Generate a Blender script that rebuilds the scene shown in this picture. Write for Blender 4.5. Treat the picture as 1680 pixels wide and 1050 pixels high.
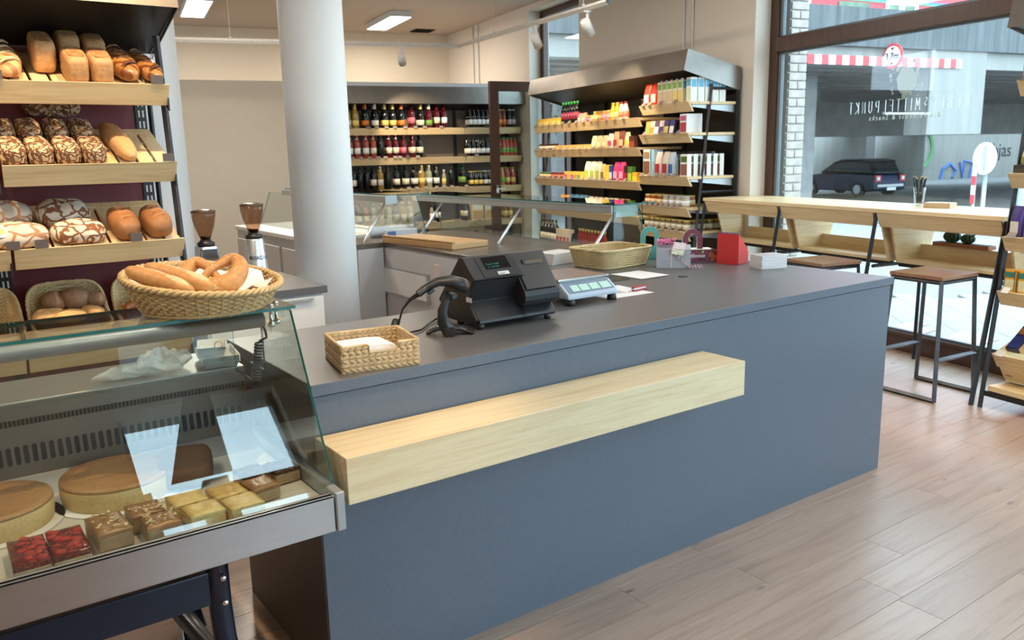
import bpy, bmesh, math, random
from mathutils import Matrix, Vector, Euler
random.seed(7)
for _o in list(bpy.data.objects): bpy.data.objects.remove(_o)
SC = bpy.context.scene
COL = SC.collection
R_ = math.radians
# ---------------------------------------------------------------- camera
cam_d = bpy.data.cameras.new('camera'); cam = bpy.data.objects.new('camera', cam_d); COL.objects.link(cam)
cam_d.sensor_width = 36.0; cam_d.lens = 1356.575 / 1680 * 36
cam_d.clip_start = 0.05; cam_d.clip_end = 400
_r0 = Vector((0.81363649, -0.5809688, -0.02170049)); _r1 = Vector((-0.13268534, -0.14922346, -0.97986068)); _r2 = Vector((0.56603026, 0.80012975, -0.19849969))
_m = Matrix.Identity(4)
for i in range(3):
    _m[i][0] = _r0[i]; _m[i][1] = -_r1[i]; _m[i][2] = -_r2[i]
CAM = Vector((-0.80786677, -2.09899081, 1.56239757))
_m.translation = CAM
cam.matrix_world = _m
SC.camera = cam
cam_d.dof.use_dof = True; cam_d.dof.focus_distance = 3.2; cam_d.dof.aperture_fstop = 5.6
# ---------------------------------------------------------------- frames
WA = R_(10.7)                                    # the window wall stands 10.7 degrees off the counter's depth direction
WU = Vector((math.sin(WA), math.cos(WA), 0)); WN = Vector((-math.cos(WA), math.sin(WA), 0)); WP = Vector((5.07, .449, 0))
def W(u, w, z=0.0): return WP + WU * u + WN * w + Vector((0, 0, z))
RZ_ROOM = -(math.pi / 2 + WA)                    # things whose back is to the window wall: local x = -u, local y = to the window
RZ_BACK = -WA                                    # things whose back is to the rear wall
# ---------------------------------------------------------------- view, world, lights
SC.view_settings.view_transform = 'Standard'; SC.view_settings.look = 'None'
SC.view_settings.gamma = 1.0; SC.view_settings.use_curve_mapping = False
SC.view_settings.exposure = 0.58
SC.cycles.max_bounces = 8; SC.cycles.diffuse_bounces = 4; SC.cycles.glossy_bounces = 4
SC.cycles.transparent_max_bounces = 16; SC.cycles.transmission_bounces = 6
SC.cycles.sample_clamp_indirect = 6.0; SC.cycles.caustics_reflective = False; SC.cycles.caustics_refractive = False
wd = bpy.data.worlds.new('world'); SC.world = wd; wd.use_nodes = True
_bg = wd.node_tree.nodes['Background']; _bg.inputs[0].default_value = (0.65, 0.83, 1.0, 1); _bg.inputs[1].default_value = 4.8
def light(name, kind, loc, energy, color=(1, 1, 1), rot=(0, 0, 0), **k):
    d = bpy.data.lights.new(name, kind); d.energy = energy; d.color = color
    for a, v in k.items(): setattr(d, a, v)
    o = bpy.data.objects.new(name, d); COL.objects.link(o); o.location = loc; o.rotation_euler = rot
    return o
def aim(o, target):
    o.rotation_euler = (Vector(target) - o.location).to_track_quat('-Z', 'Y').to_euler()
# ---------------------------------------------------------------- mesh builder
class MB:
    def __init__(s): s.v = []; s.f = []; s.m = []; s.s = []
    def add(s, vs, fs, mi=0, sm=False):
        b = len(s.v); s.v += [tuple(p) for p in vs]
        for q in fs: s.f.append([b + i for i in q]); s.m.append(mi); s.s.append(sm)
        return s
    def box(s, x0, x1, y0, y1, z0, z1, mi=0):
        return s.add([(x0,y0,z0),(x1,y0,z0),(x1,y1,z0),(x0,y1,z0),(x0,y0,z1),(x1,y0,z1),(x1,y1,z1),(x0,y1,z1)],
                     [(0,3,2,1),(4,5,6,7),(0,1,5,4),(1,2,6,5),(2,3,7,6),(3,0,4,7)], mi)
    def obox(s, c, size, rot=(0,0,0), mi=0):
        m = Euler(rot).to_matrix(); c = Vector(c); a, b, d = size[0]/2, size[1]/2, size[2]/2
        vs = [c + m @ Vector(p) for p in [(-a,-b,-d),(a,-b,-d),(a,b,-d),(-a,b,-d),(-a,-b,d),(a,-b,d),(a,b,d),(-a,b,d)]]
        return s.add(vs, [(0,3,2,1),(4,5,6,7),(0,1,5,4),(1,2,6,5),(2,3,7,6),(3,0,4,7)], mi)
    def prism(s, pts, ax, a0, a1, mi=0, sm=False):
        # pts: 2D polygon; ax='x': (y,z), 'y': (x,z), 'z': (x,y)
        n = len(pts)
        def P(p, a): return (a, p[0], p[1]) if ax == 'x' else ((p[0], a, p[1]) if ax == 'y' else (p[0], p[1], a))
        vs = [P(p, a0) for p in pts] + [P(p, a1) for p in pts]
        area = sum(pts[i][0]*pts[(i+1)%n][1] - pts[(i+1)%n][0]*pts[i][1] for i in range(n))
        flip = (area < 0) ^ (ax == 'y') ^ (a1 < a0)
        fs = [list(range(n))[::-1], list(range(n, 2*n))]
        sides = [(i, (i+1) % n, n + (i+1) % n, n + i) for i in range(n)]
        if flip: fs = [q[::-1] for q in fs]; sides = [q[::-1] for q in sides]
        s.add(vs, fs, mi); b = len(s.v) - 2*n
        for q in sides: s.f.append([b + i for i in q]); s.m.append(mi); s.s.append(sm)
        return s
    def tube(s, pts, r, n=8, closed=False, mi=0, sm=True, flat=1.0, caps=True):
        pts = [Vector(p) for p in pts]; k = len(pts)
        rs = r if isinstance(r, (list, tuple)) else [r] * k
        vs = []; up = None
        for i, p in enumerate(pts):
            if closed: t = pts[(i+1) % k] - pts[i-1]
            else: t = pts[min(i+1, k-1)] - pts[max(i-1, 0)]
            if t.length < 1e-9: t = Vector((0,0,1))
            t.normalize()
            if up is None:
                up = Vector((0,0,1)) if abs(t.z) < .9 else Vector((1,0,0))
            a = t.cross(up)
            if a.length < 1e-6: a = t.cross(Vector((0,1,0)))
            a.normalize(); b = a.cross(t); b.normalize(); up = b
            for j in range(n):
                q = 2*math.pi*j/n
                vs.append(p + a*(math.cos(q)*rs[i]) + b*(math.sin(q)*rs[i]*flat))
        fs = []
        for i in range(k if closed else k-1):
            i2 = (i+1) % k
            for j in range(n):
                fs.append((i*n+j, i2*n+j, i2*n+(j+1) % n, i*n+(j+1) % n))
        s.add(vs, [q[::-1] for q in fs], mi, sm)
        if not closed and caps:
            b = len(s.v) - len(vs)
            s.f.append([b + j for j in range(n)]); s.m.append(mi); s.s.append(False)
            s.f.append([b + (k-1)*n + j for j in range(n)][::-1]); s.m.append(mi); s.s.append(False)
        return s
    def lathe(s, prof, n=16, c=(0,0,0), mi=0, sm=True, sx=1, sy=1):
        vs = []; k = len(prof)
        for (r, z) in prof:
            for j in range(n):
                a = 2*math.pi*j/n; vs.append((c[0]+r*math.cos(a)*sx, c[1]+r*math.sin(a)*sy, c[2]+z))
        fs = [(i*n+j, i*n+(j+1) % n, (i+1)*n+(j+1) % n, (i+1)*n+j) for i in range(k-1) for j in range(n)]
        s.add(vs, fs, mi, sm); b = len(s.v) - len(vs)
        if prof[0][0] > 1e-5: s.f.append([b + j for j in range(n)][::-1]); s.m.append(mi); s.s.append(False)
        if prof[-1][0] > 1e-5: s.f.append([b + (k-1)*n + j for j in range(n)]); s.m.append(mi); s.s.append(False)
        return s
    def blob(s, fn, nu=20, nv=12, mi=0):
        # closed lump: fn(theta in 0..2pi, phi in -pi/2..pi/2) -> point
        vs = [fn(0, -math.pi/2)]
        for i in range(1, nv):
            ph = -math.pi/2 + math.pi*i/nv
            for j in range(nu): vs.append(fn(2*math.pi*j/nu, ph))
        vs.append(fn(0, math.pi/2)); e = len(vs) - 1
        fs = [(0, 1+(j+1) % nu, 1+j) for j in range(nu)]
        for i in range(nv-2):
            for j in range(nu):
                a = 1+i*nu+j; b = 1+i*nu+(j+1) % nu; fs.append((a, b, b+nu, a+nu))
        o = 1+(nv-2)*nu
        fs += [(o+j, o+(j+1) % nu, e) for j in range(nu)]
        return s.add(vs, fs, mi, True)
    def xf(s, mat):
        s.v = [tuple(mat @ Vector(p)) for p in s.v]; return s
    def mesh(s, name, mats, bevel=0.0, seg=2):
        me = bpy.data.meshes.new(name); me.from_pydata(s.v, [], s.f)
        for q in (mats if isinstance(mats, (list, tuple)) else [mats]): me.materials.append(q)
        me.polygons.foreach_set('material_index', s.m); me.polygons.foreach_set('use_smooth', s.s)
        if bevel > 0:
            bm = bmesh.new(); bm.from_mesh(me)
            bmesh.ops.remove_doubles(bm, verts=bm.verts, dist=1e-6)
            es = [e for e in bm.edges if len(e.link_faces) == 2 and e.calc_face_angle(0) > .5]
            bmesh.ops.bevel(bm, geom=es, offset=bevel, segments=seg, affect='EDGES', profile=.6, clamp_overlap=True)
            bm.to_mesh(me); bm.free()
        me.update(); return me
    def build(s, name, mats, parent=None, loc=(0,0,0), rot=(0,0,0), bevel=0.0, seg=2):
        return place(s.mesh(name, mats, bevel, seg), name, parent, loc, rot)
def place(me, name, parent=None, loc=(0,0,0), rot=(0,0,0)):
    o = bpy.data.objects.new(name, me); COL.objects.link(o); o.parent = parent; o.location = loc; o.rotation_euler = rot
    return o
def tag(o, label=None, cat=None, group=None, kind=None):
    if label: o['label'] = label
    if cat: o['category'] = cat
    if group: o['group'] = group
    if kind: o['kind'] = kind
    return o
def thing(name, label, cat, loc=(0,0,0), rz=0.0, group=None, rot=None):
    o = bpy.data.objects.new(name, None); COL.objects.link(o); o.empty_display_size = .05
    o.location = loc; o.rotation_euler = rot if rot else (0, 0, rz)
    return tag(o, label, cat, group)
def struct(o): o['kind'] = 'structure'; return o
def copy_tree(o, parent=None):
    c = o.copy(); COL.objects.link(c); c.parent = parent
    for ch in list(o.children): copy_tree(ch, c)
    return c
ORD = 'first second third fourth fifth sixth seventh eighth ninth tenth eleventh twelfth thirteenth fourteenth fifteenth sixteenth seventeenth eighteenth nineteenth twentieth'.split()
ORD += ['twenty-' + w for w in ORD[:9]] + ['thirtieth'] + ['thirty-' + w for w in ORD[:9]]
# ---------------------------------------------------------------- materials
MATS = {}
def srgb(r, g, b):
    f = lambda c: c/12.92 if c <= .04045 else ((c+.055)/1.055)**2.4
    return (f(r/255), f(g/255), f(b/255))
class NT:
    def __init__(s, name):
        s.m = bpy.data.materials.new(name); s.m.use_nodes = True; s.t = s.m.node_tree; s.b = s.t.nodes['Principled BSDF']; MATS[name] = s.m
    def n(s, t, **k):
        q = s.t.nodes.new(t)
        for a, v in k.items():
            if a in q.inputs: q.inputs[a].default_value = v
            else: setattr(q, a, v)
        return q
    def l(s, a, b): s.t.links.new(a, b)
    def ramp(s, fac, stops):
        q = s.n('ShaderNodeValToRGB'); cr = q.color_ramp
        while len(cr.elements) < len(stops): cr.elements.new(.5)
        for e, (p, c) in zip(cr.elements, stops): e.position = p; e.color = (*c, 1) if len(c) == 3 else c
        s.l(fac, q.inputs[0]); return q.outputs[0]
    def mix(s, fac, a, b, bt='MIX'):
        q = s.n('ShaderNodeMix', data_type='RGBA', blend_type=bt)
        for sock, v in ((q.inputs[0], fac), (q.inputs[6], a), (q.inputs[7], b)):
            if hasattr(v, 'links'): s.l(v, sock)
            elif isinstance(v, (int, float)): sock.default_value = v
            else: sock.default_value = (*v, 1)
        return q.outputs[2]
    def coord(s, scale=(1,1,1), kind='Object', loc=None):
        c = s.n('ShaderNodeTexCoord'); mp = s.n('ShaderNodeMapping'); s.l(c.outputs[kind], mp.inputs[0]); mp.inputs[3].default_value = scale
        if loc is not None: s.l(loc, mp.inputs[1])
        return mp.outputs[0]
    def noise(s, vec, scale, detail=4, rough=.55, dist=0):
        q = s.n('ShaderNodeTexNoise'); s.l(vec, q.inputs['Vector']); q.inputs['Scale'].default_value = scale; q.inputs['Detail'].default_value = detail
        q.inputs['Roughness'].default_value = rough; q.inputs['Distortion'].default_value = dist
        return q.outputs[0]
    def bump(s, h, strength, dist=.01):
        q = s.n('ShaderNodeBump'); q.inputs['Strength'].default_value = strength; q.inputs['Distance'].default_value = dist
        s.l(h, q.inputs['Height']); s.l(q.outputs[0], s.b.inputs['Normal'])
    def set(s, color=None, rough=None, metal=None, **k):
        if color is not None:
            if hasattr(color, 'links'): s.l(color, s.b.inputs['Base Color'])
            else: s.b.inputs['Base Color'].default_value = (*color, 1)
        if rough is not None: s.b.inputs['Roughness'].default_value = rough
        if metal is not None: s.b.inputs['Metallic'].default_value = metal
        for a, v in k.items(): s.b.inputs[a].default_value = v
        return s.m
def plain(name, col, rough=.5, metal=0.0, var=.06, scale=30, bump=0.0, stretch=(1,1,1), **k):
    """one colour with a faint procedural unevenness"""
    if name in MATS: return MATS[name]
    t = NT(name); v = t.coord(stretch); nz = t.noise(v, scale)
    c2 = tuple(min(1, c*(1+var)) for c in col); c1 = tuple(c*(1-var) for c in col)
    t.set(t.ramp(nz, [(.3, c1), (.7, c2)]), rough, metal, **k)
    if bump: t.bump(nz, bump, .003)
    return t.m
def wood(name, c_light, c_dark, axis='x', rough=.45, ring=18, knots=True, rnd=False, var=.25):
    if name in MATS: return MATS[name]
    t = NT(name)
    st = {'x': (.35, 6, 6), 'y': (6, .35, 6), 'z': (6, 6, .35)}[axis]
    off = None
    oi = t.n('ShaderNodeObjectInfo')
    if rnd:
        cm = t.n('ShaderNodeCombineXYZ'); mu = t.n('ShaderNodeMath', operation='MULTIPLY'); t.l(oi.outputs['Random'], mu.inputs[0]); mu.inputs[1].default_value = 37.0
        t.l(mu.outputs[0], cm.inputs[0]); t.l(mu.outputs[0], cm.inputs[1]); off = cm.outputs[0]
    v = t.coord(st, loc=off)
    g = t.noise(v, ring*.35, 6, .6, .6); fine = t.noise(v, ring*3, 3, .6)
    base = t.ramp(g, [(.30, c_dark), (.55, c_light), (.75, tuple(.5*(a+b) for a, b in zip(c_light, c_dark)))])
    base = t.mix(.18, base, t.ramp(fine, [(.35, c_dark), (.65, c_light)]))
    if knots:
        vk = t.coord({'x': (2.2, 6, 6), 'y': (6, 2.2, 6), 'z': (6, 6, 2.2)}[axis], loc=off)
        vo = t.n('ShaderNodeTexVoronoi'); t.l(vk, vo.inputs['Vector']); vo.inputs['Scale'].default_value = 1.15
        kn = t.ramp(vo.outputs['Distance'], [(.03, (1,1,1)), (.10, (0,0,0))])
        base = t.mix(kn, base, tuple(c*.32 for c in c_dark))
    if rnd:
        base = t.mix(t.ramp(oi.outputs['Random'], [(0, (0,0,0)), (1, (var,var,var))]), base, tuple(c*.55 for c in c_dark))
    t.set(base, rough); t.bump(fine, .05, .002)
    return t.m
def glassmat(name, tint=(.93,.98,.97), ior=1.5, gain=1.0):
    """thin glass: clear straight through, mirrors by Fresnel"""
    if name in MATS: return MATS[name]
    t = NT(name); out = t.t.nodes['Material Output']; t.t.nodes.remove(t.b)
    tr = t.n('ShaderNodeBsdfTransparent'); tr.inputs[0].default_value = (*tint, 1)
    gl = t.n('ShaderNodeBsdfGlossy'); gl.inputs['Roughness'].default_value = 0.0
    f0 = ((ior-1)/(ior+1))**2
    lw = t.n('ShaderNodeLayerWeight'); lw.inputs[0].default_value = .5
    pw_ = t.n('ShaderNodeMath', operation='POWER'); t.l(lw.outputs['Facing'], pw_.inputs[0]); pw_.inputs[1].default_value = 5.0
    ma = t.n('ShaderNodeMath', operation='MULTIPLY_ADD'); t.l(pw_.outputs[0], ma.inputs[0]); ma.inputs[1].default_value = 1-f0; ma.inputs[2].default_value = f0
    mu = t.n('ShaderNodeMath', operation='MULTIPLY', use_clamp=True); t.l(ma.outputs[0], mu.inputs[0]); mu.inputs[1].default_value = gain
    mx = t.n('ShaderNodeMixShader'); t.l(mu.outputs[0], mx.inputs[0]); t.l(tr.outputs[0], mx.inputs[1]); t.l(gl.outputs[0], mx.inputs[2]); t.l(mx.outputs[0], out.inputs[0])
    return t.m
def emit(name, col, strength):
    if name in MATS: return MATS[name]
    t = NT(name); t.set(col, .5); t.b.inputs['Emission Color'].default_value = (*col, 1); t.b.inputs['Emission Strength'].default_value = strength
    return t.m
def voro(name, c_gap, c_piece, c_piece2, scale, w=.08, rough=.8, stretch=(1,1,1), bump=.5, rnd=True, patch=None):
    """cracked crust: pieces parted by gaps"""
    if name in MATS: return MATS[name]
    t = NT(name); v = t.coord(stretch); nz = t.noise(v, scale*.8, 4, .6)
    vv = t.n('ShaderNodeMix', data_type='RGBA'); vv.inputs[0].default_value = .12; t.l(v, vv.inputs[6])
    nc = t.n('ShaderNodeTexNoise'); t.l(v, nc.inputs['Vector']); nc.inputs['Scale'].default_value = scale*.7; t.l(nc.outputs['Color'], vv.inputs[7])
    vo = t.n('ShaderNodeTexVoronoi', feature='DISTANCE_TO_EDGE'); t.l(vv.outputs[2], vo.inputs['Vector']); vo.inputs['Scale'].default_value = scale
    fac = t.ramp(vo.outputs['Distance'], [(w*.4, (0,0,0)), (w, (1,1,1))])
    pc = t.ramp(nz, [(.35, c_piece), (.65, c_piece2)])
    t.set(t.mix(fac, c_gap, pc), rough); t.bump(fac, bump, .004)
    return t.m

PINE_L = (.78, .60, .34); PINE_D = (.60, .40, .18)
M_pine = wood('pine_x', PINE_L, PINE_D, 'x')
M_pine_y = wood('pine_y', PINE_L, PINE_D, 'y')
M_pine_z = wood('pine_z', PINE_L, PINE_D, 'z')
M_beam = wood('spruce_beam', (.74, .62, .40), (.60, .44, .23), 'x', rough=.5)
M_plank = wood('floor_plank', (.47, .35, .285), (.34, .23, .175), 'x', rough=.32, ring=14, rnd=True, var=.22)
M_seat = wood('walnut_seat', (.30, .16, .08), (.17, .08, .04), 'x', rough=.35, knots=False)
M_cutting = wood('maple_board', (.62, .38, .17), (.48, .27, .11), 'x', rough=.4, knots=False)
M_counter = plain('anthracite_laminate_skylit', (.108, .130, .165), .40, var=.05, scale=60)  # blue of the skylight is mixed into this base colour
M_ctop = plain('anthracite_top', (.098, .096, .098), .36, var=.05, scale=60, **{'Specular IOR Level': 1.0})
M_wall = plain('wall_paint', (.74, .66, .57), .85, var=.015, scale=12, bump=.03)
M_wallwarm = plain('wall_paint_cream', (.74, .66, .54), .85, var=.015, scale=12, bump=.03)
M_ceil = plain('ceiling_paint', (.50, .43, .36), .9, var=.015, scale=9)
M_part = plain('partition_paint', (.62, .54, .43), .8, var=.02, scale=8)
M_colm = plain('column_paint', (.90, .885, .86), .7, var=.01, scale=10)
M_white = plain('white_enamel', (.80, .80, .79), .35, var=.01)
M_lgrey = plain('pale_grey_laminate', (.62, .62, .62), .4, var=.02)
M_frame = wood('window_frame_brown', (.075, .030, .016), (.045, .018, .010), 'z', rough=.35, knots=False)
M_black = plain('black_steel', (.018, .018, .020), .38, .3, var=.1)
M_raw = plain('raw_dark_steel', (.075, .075, .082), .36, .75, var=.2, scale=14)
M_hood = plain('hood_sheet_steel', (.245, .220, .195), .34, .85, var=.10, scale=5)  # warm reflection of the spotlights is tinted into the steel colour
M_backblk = plain('black_back_panel', (.012, .014, .014), .5)
M_backgrey = plain('taupe_back_panel', (.16, .135, .115), .6, var=.03, scale=4)
M_backred = plain('burgundy_back_panel', (.13, .010, .013), .5, var=.05, scale=6)
M_steel = plain('brushed_steel', (.55, .55, .56), .24, 1.0, var=.06, scale=8, stretch=(1, 40, 40))
M_steel2 = plain('satin_steel', (.60, .61, .62), .38, .9, var=.04, scale=12)
M_alu = plain('grey_aluminium', (.40, .42, .43), .40, .55, var=.04, scale=10)
M_chrome = plain('chrome', (.72, .72, .73), .08, 1.0, var=.01)
M_navy = plain('navy_lacquer', (.012, .020, .040), .22, .2, var=.05)
M_tag = plain('price_tag_grey', (.26, .22, .20), .45, var=.05)
M_tagd = plain('price_tag_dark', (.075, .058, .052), .45, var=.05)
M_tagw = plain('price_tag_white', (.70, .68, .64), .5, var=.03)
M_paper = plain('white_paper', (.80, .78, .76), .8, var=.02)
M_blkpl = plain('black_plastic', (.016, .016, .018), .36, var=.1)
M_chr = plain('charcoal_plastic', (.019, .019, .021), .40, var=.05)
M_glass = glassmat('clear_glass')
M_glassg = glassmat('display_glass', (.95, .985, .975), 1.55, 1.5)
M_glassf = glassmat('display_front_glass', (.93, .97, .96), 1.6, 1.45)
M_gedge = plain('glass_edge_teal', (.02, .13, .12), .15, var=.1)
def box_thing(name, label, cat, mb, mat, loc=(0,0,0), rz=0, group=None, bevel=0.0):
    o = mb.build(name, mat, None, loc, (0,0,rz), bevel); tag(o, label, cat, group); return o
def pane(name, c, size, rot, parent, glass=None, edge=None):
    """glass sheet: the two large faces clear, its edges green"""
    a = sorted(range(3), key=lambda i: size[i])[0]
    mb = MB().obox((0,0,0), size)
    faces_axis = [2, 2, 1, 0, 1, 0]
    mb.m = [0 if faces_axis[i] == a else 1 for i in range(6)]
    return mb.build(name, [glass or M_glassg, edge or M_gedge], parent, c, rot)
# ================================================================ THE SETTING
CEIL = 3.48
def room_poly():
    a = W(-3.62, -.10); b = W(10.3, -.10)
    return [(-3.4, -3.35), (a.x, -3.35), (b.x, b.y), (-3.4, 12.6)]
fl = struct(MB().prism(room_poly(), 'z', -.08, -.010).build('floor', plain('subfloor_dark', (.17, .12, .10), .8)))
pw, pl = .165, 1.24                                  # laminate planks: joints open, edges eased
pm = {}
for k, L in enumerate((1.24,)):
    pm[k] = MB().box(0, pl-.0009, 0, pw-.0009, -.012, 0).mesh('plank', M_plank, .0012, 1)
rng = random.Random(3)
row = 0; y = -2.2
def in_room(x, y): return (Vector((x, y, 0)) - WP).dot(WN) > -.02
while y < 3.6:
    x = -1.6 - rng.random()*pl
    while x < 6.2:
        hidden = (x > .05 and x+pl < 2.8 and y > .05 and y+pw < .7) or y > 2.2 and x < 1.5 or (x+pl < -.2 and y < -.75) or (y > 1.4 and x+pl < 4.0 and x > 1.6)
        if in_room(x, y) and not hidden:
            place(pm[0], 'plank', fl, (x, y, 0))
        x += pl
    y += pw
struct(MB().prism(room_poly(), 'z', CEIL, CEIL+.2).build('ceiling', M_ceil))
def wall_uw(name, u0, u1, w0, w1, z0, z1, mat=M_wall, parent=None):
    return MB().box(-u1, -u0, -w1, -w0, z0, z1).build(name, mat, parent, WP, (0, 0, RZ_ROOM))
ww = struct(wall_uw('wall_window', 2.35, 5.46, -.10, .20, 0, CEIL))
for a, b, c, d in [(6.82, 10.4, 0, CEIL), (-3.9, -2.3, 0, CEIL), (-2.3, 2.35, 3.40, CEIL), (5.46, 6.82, 3.40, CEIL)]:
    wall_uw('wall_segment', a, b, -.10, .20, c, d, M_wall, None)['kind'] = 'structure'
struct(MB().box(-9.5, 1.2, 9.9, 10.15, 0, CEIL).build('wall_back', M_wallwarm, None, WP, (0, 0, RZ_BACK)))
struct(MB().box(-8.6, -2.62, 7.22, 7.34, 0, 2.49).build('wall_partition', M_part, None, WP, (0, 0, RZ_BACK)))
struct(MB().box(-2.62, -.22, 7.46, 7.56, 0, 2.47).build('wall_partition_wine', M_part, None, WP, (0, 0, RZ_BACK)))
struct(MB().box(-3.4, -3.2, -3.4, 11, 0, CEIL).build('wall_left', M_wall))
struct(MB().lathe([(.186, 0), (.186, CEIL)], 48, (1.205, 2.72, 0)).build('column', M_colm))
struct(MB().lathe([(.21, 0), (.21, CEIL)], 48, (.30, 3.05, 0)).build('column', M_colm))
# street front behind the camera (seen mirrored in the display glass)
fr = MB()
Y0, Y1 = -3.34, -3.10
for a, b, c, d in [(-3.4, .06, 0, CEIL), (1.13, 1.62, 2.58, CEIL), (1.30, 1.62, 0, 2.58), (.06, .13, 0, 2.77), (.44, .60, 0, 2.77), (4.30, 6.2, 0, CEIL),
                   (.06, 1.13, 3.44, CEIL), (1.62, 4.30, 3.44, CEIL), (.13, 4.30, 0, .15)]:
    fr.box(a, b, Y0, Y1, c, d)
struct(fr.build('wall_front', plain('front_wall_paint', (.42, .36, .30), .8, var=.02)))
def win_frame(root, rects, plane, t0, t1):
    for (a, b, c, d) in rects:
        mb = MB().box(a, b, t0, t1, c, d); mb.build('window_frame', M_frame, root, bevel=.004, seg=1)
w3 = struct(thing('window_3', None, None, (0, -3.22, 0)))
win_frame(w3, [(.06, 1.30, 2.58, 2.77), (1.62, 4.30, 2.58, 2.77), (1.62, 1.70, .15, 3.44), (4.22, 4.30, .15, 3.44), (2.75, 2.83, .15, 3.44), (.06, .10, 2.77, 3.44), (1.09, 1.13, 2.77, 3.44)], 'y', -.04, .04)
for a, b, c, d in [(.10, 1.09, 2.77, 3.44), (.13, .44, .15, 2.58), (.60, 1.30, .15, 2.58), (1.70, 2.75, .15, 2.58), (1.70, 2.75, 2.77, 3.44), (2.83, 4.22, .15, 2.58), (2.83, 4.22, 2.77, 3.44)]:
    pane('pane', ((a+b)/2, 0, (c+d)/2), (b-a, .006, d-c), (0,0,0), w3, M_glass)
# shop window over the bar (local x = -u, y = to the street)
w1 = struct(thing('window_1', None, None, WP, RZ_ROOM))
def wm(name, u0, u1, z0, z1, y0=-.035, y1=.045, root=None, mat=None, bev=.005):
    return MB().box(-u1, -u0, y0, y1, z0, z1).build(name, mat or M_frame, root or w1, bevel=bev, seg=1)
wm('window_frame', 2.25, 2.35, .0, 3.40); wm('window_frame', -2.3, -2.2, 0, 3.40)
wm('window_mullion', -2.2, 2.25, 2.366, 2.487, -.06, .05)
wm('window_frame', -2.2, 2.25, 3.31, 3.40)
wm('window_plinth', -2.2, 2.25, 0, .118, -.02, .05)
wm('window_sill', -2.2, 2.25, .118, .150, -.045, .05)
M_seal = plain('grey_glazing_seal', (.16, .19, .22), .4)
for zz in (.150, 2.349, 2.487, 3.293):
    wm('glazing_bead', -2.2, 2.25, zz, zz+.017, -.012, .02, mat=M_seal, bev=0)
for zz0, zz1 in ((.150, 2.366), (2.487, 3.31)):
    wm('glazing_bead', 2.215, 2.25, zz0, zz1, -.012, .02, mat=M_seal, bev=0)
p1 = pane('pane', (0, 0, 1.258), (4.43, .008, 2.19), (0,0,0), w1, M_glass)
pane('pane', (0, 0, 2.90), (4.43, .008, .80), (0,0,0), w1, M_glass)
M_decal = plain('white_vinyl_lettering', (.88, .90, .90), .6, var=.02)
M_decal2 = plain('grey_vinyl_splash', (.62, .66, .68), .6, var=.02)
def text(body, size, mat, parent, mw_local, name='lettering', align='LEFT', ext=.0006, space=1.0, bold=0.0):
    c = bpy.data.curves.new(name, 'FONT'); c.body = body; c.size = size; c.extrude = ext; c.align_x = align; c.space_character = space; c.resolution_u = 3; c.offset = bold
    c.materials.append(mat); tmp = bpy.data.objects.new(name, c)
    me = bpy.data.meshes.new_from_object(tmp); bpy.data.objects.remove(tmp)
    o = bpy.data.objects.new(name, me); COL.objects.link(o); o.parent = parent; o.matrix_local = mw_local
    return o
def basis(x, y, z, loc):
    m = Matrix.Identity(4)
    for i in range(3): m[i][0] = x[i]; m[i][1] = y[i]; m[i][2] = z[i]
    m.translation = loc; return m
# read from the street, hence mirrored inside; local x=-u so text runs along -x, faces +y
def street_text(body, size, u, z, parent, mat, space=1.0, sx=1.0):
    return text(body, size, mat, parent, basis((-sx, 0, 0), (0, 0, 1), (0, 1, 0), (-u, .006, z)), space=space)
def thin_caps(body, u0, z0, h, gap, parent, mat):
    """hand-drawn thin capitals from single strokes"""
    G = {'L': [[(0,1),(0,0),(.55,0)]], 'E': [[(.55,1),(0,1),(0,0),(.55,0)], [(0,.52),(.45,.52)]], 'B': [[(0,0),(0,1),(.4,.97),(.5,.78),(.38,.54),(0,.52)], [(.38,.54),(.56,.35),(.42,.04),(0,0)]],
         'N': [[(0,0),(0,1),(.5,0),(.5,1)]], 'S': [[(.5,.9),(.25,1),(.05,.8),(.45,.35),(.25,.05),(0,.15)]], 'M': [[(0,0),(.08,1),(.32,.35),(.56,1),(.64,0)]], 'I': [[(0,0),(0,1)]],
         'T': [[(-.05,1),(.5,1)], [(.22,1),(.22,0)]], 'P': [[(0,0),(0,1),(.42,.95),(.5,.75),(.4,.5),(0,.46)]], 'U': [[(0,1),(0,.2),(.25,0),(.5,.2),(.5,1)]], 'K': [[(0,0),(0,1)], [(.5,1),(0,.45),(.55,0)]]}
    wd = {'M': .64, 'I': .04, 'S': .5, 'L': .52, 'T': .48}
    x = 0.0; mb = MB()
    k = 0
    for ch in body:
        small = ch in 'NS' and k in (4, 5)
        hh = h*(.72 if small else 1.0); dz = (h-hh)
        for st in G[ch]:
            mb.tube([(-(u0 + x + px*h*.62), .006, z0 + dz + pz*hh) for px, pz in st], .0034, 4, sm=False, flat=.4)
        x += wd.get(ch, .5)*h*.62 + gap; k += 1
    return mb.build('lettering', mat, parent)
thin_caps('LEBENSMITTELPUNKT', .405, 1.802, .088, .0372, w1, M_decal)
street_text('Bio Feinkost & Snacks', .050, .612, 1.745, w1, M_decal, 1.38)
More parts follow.
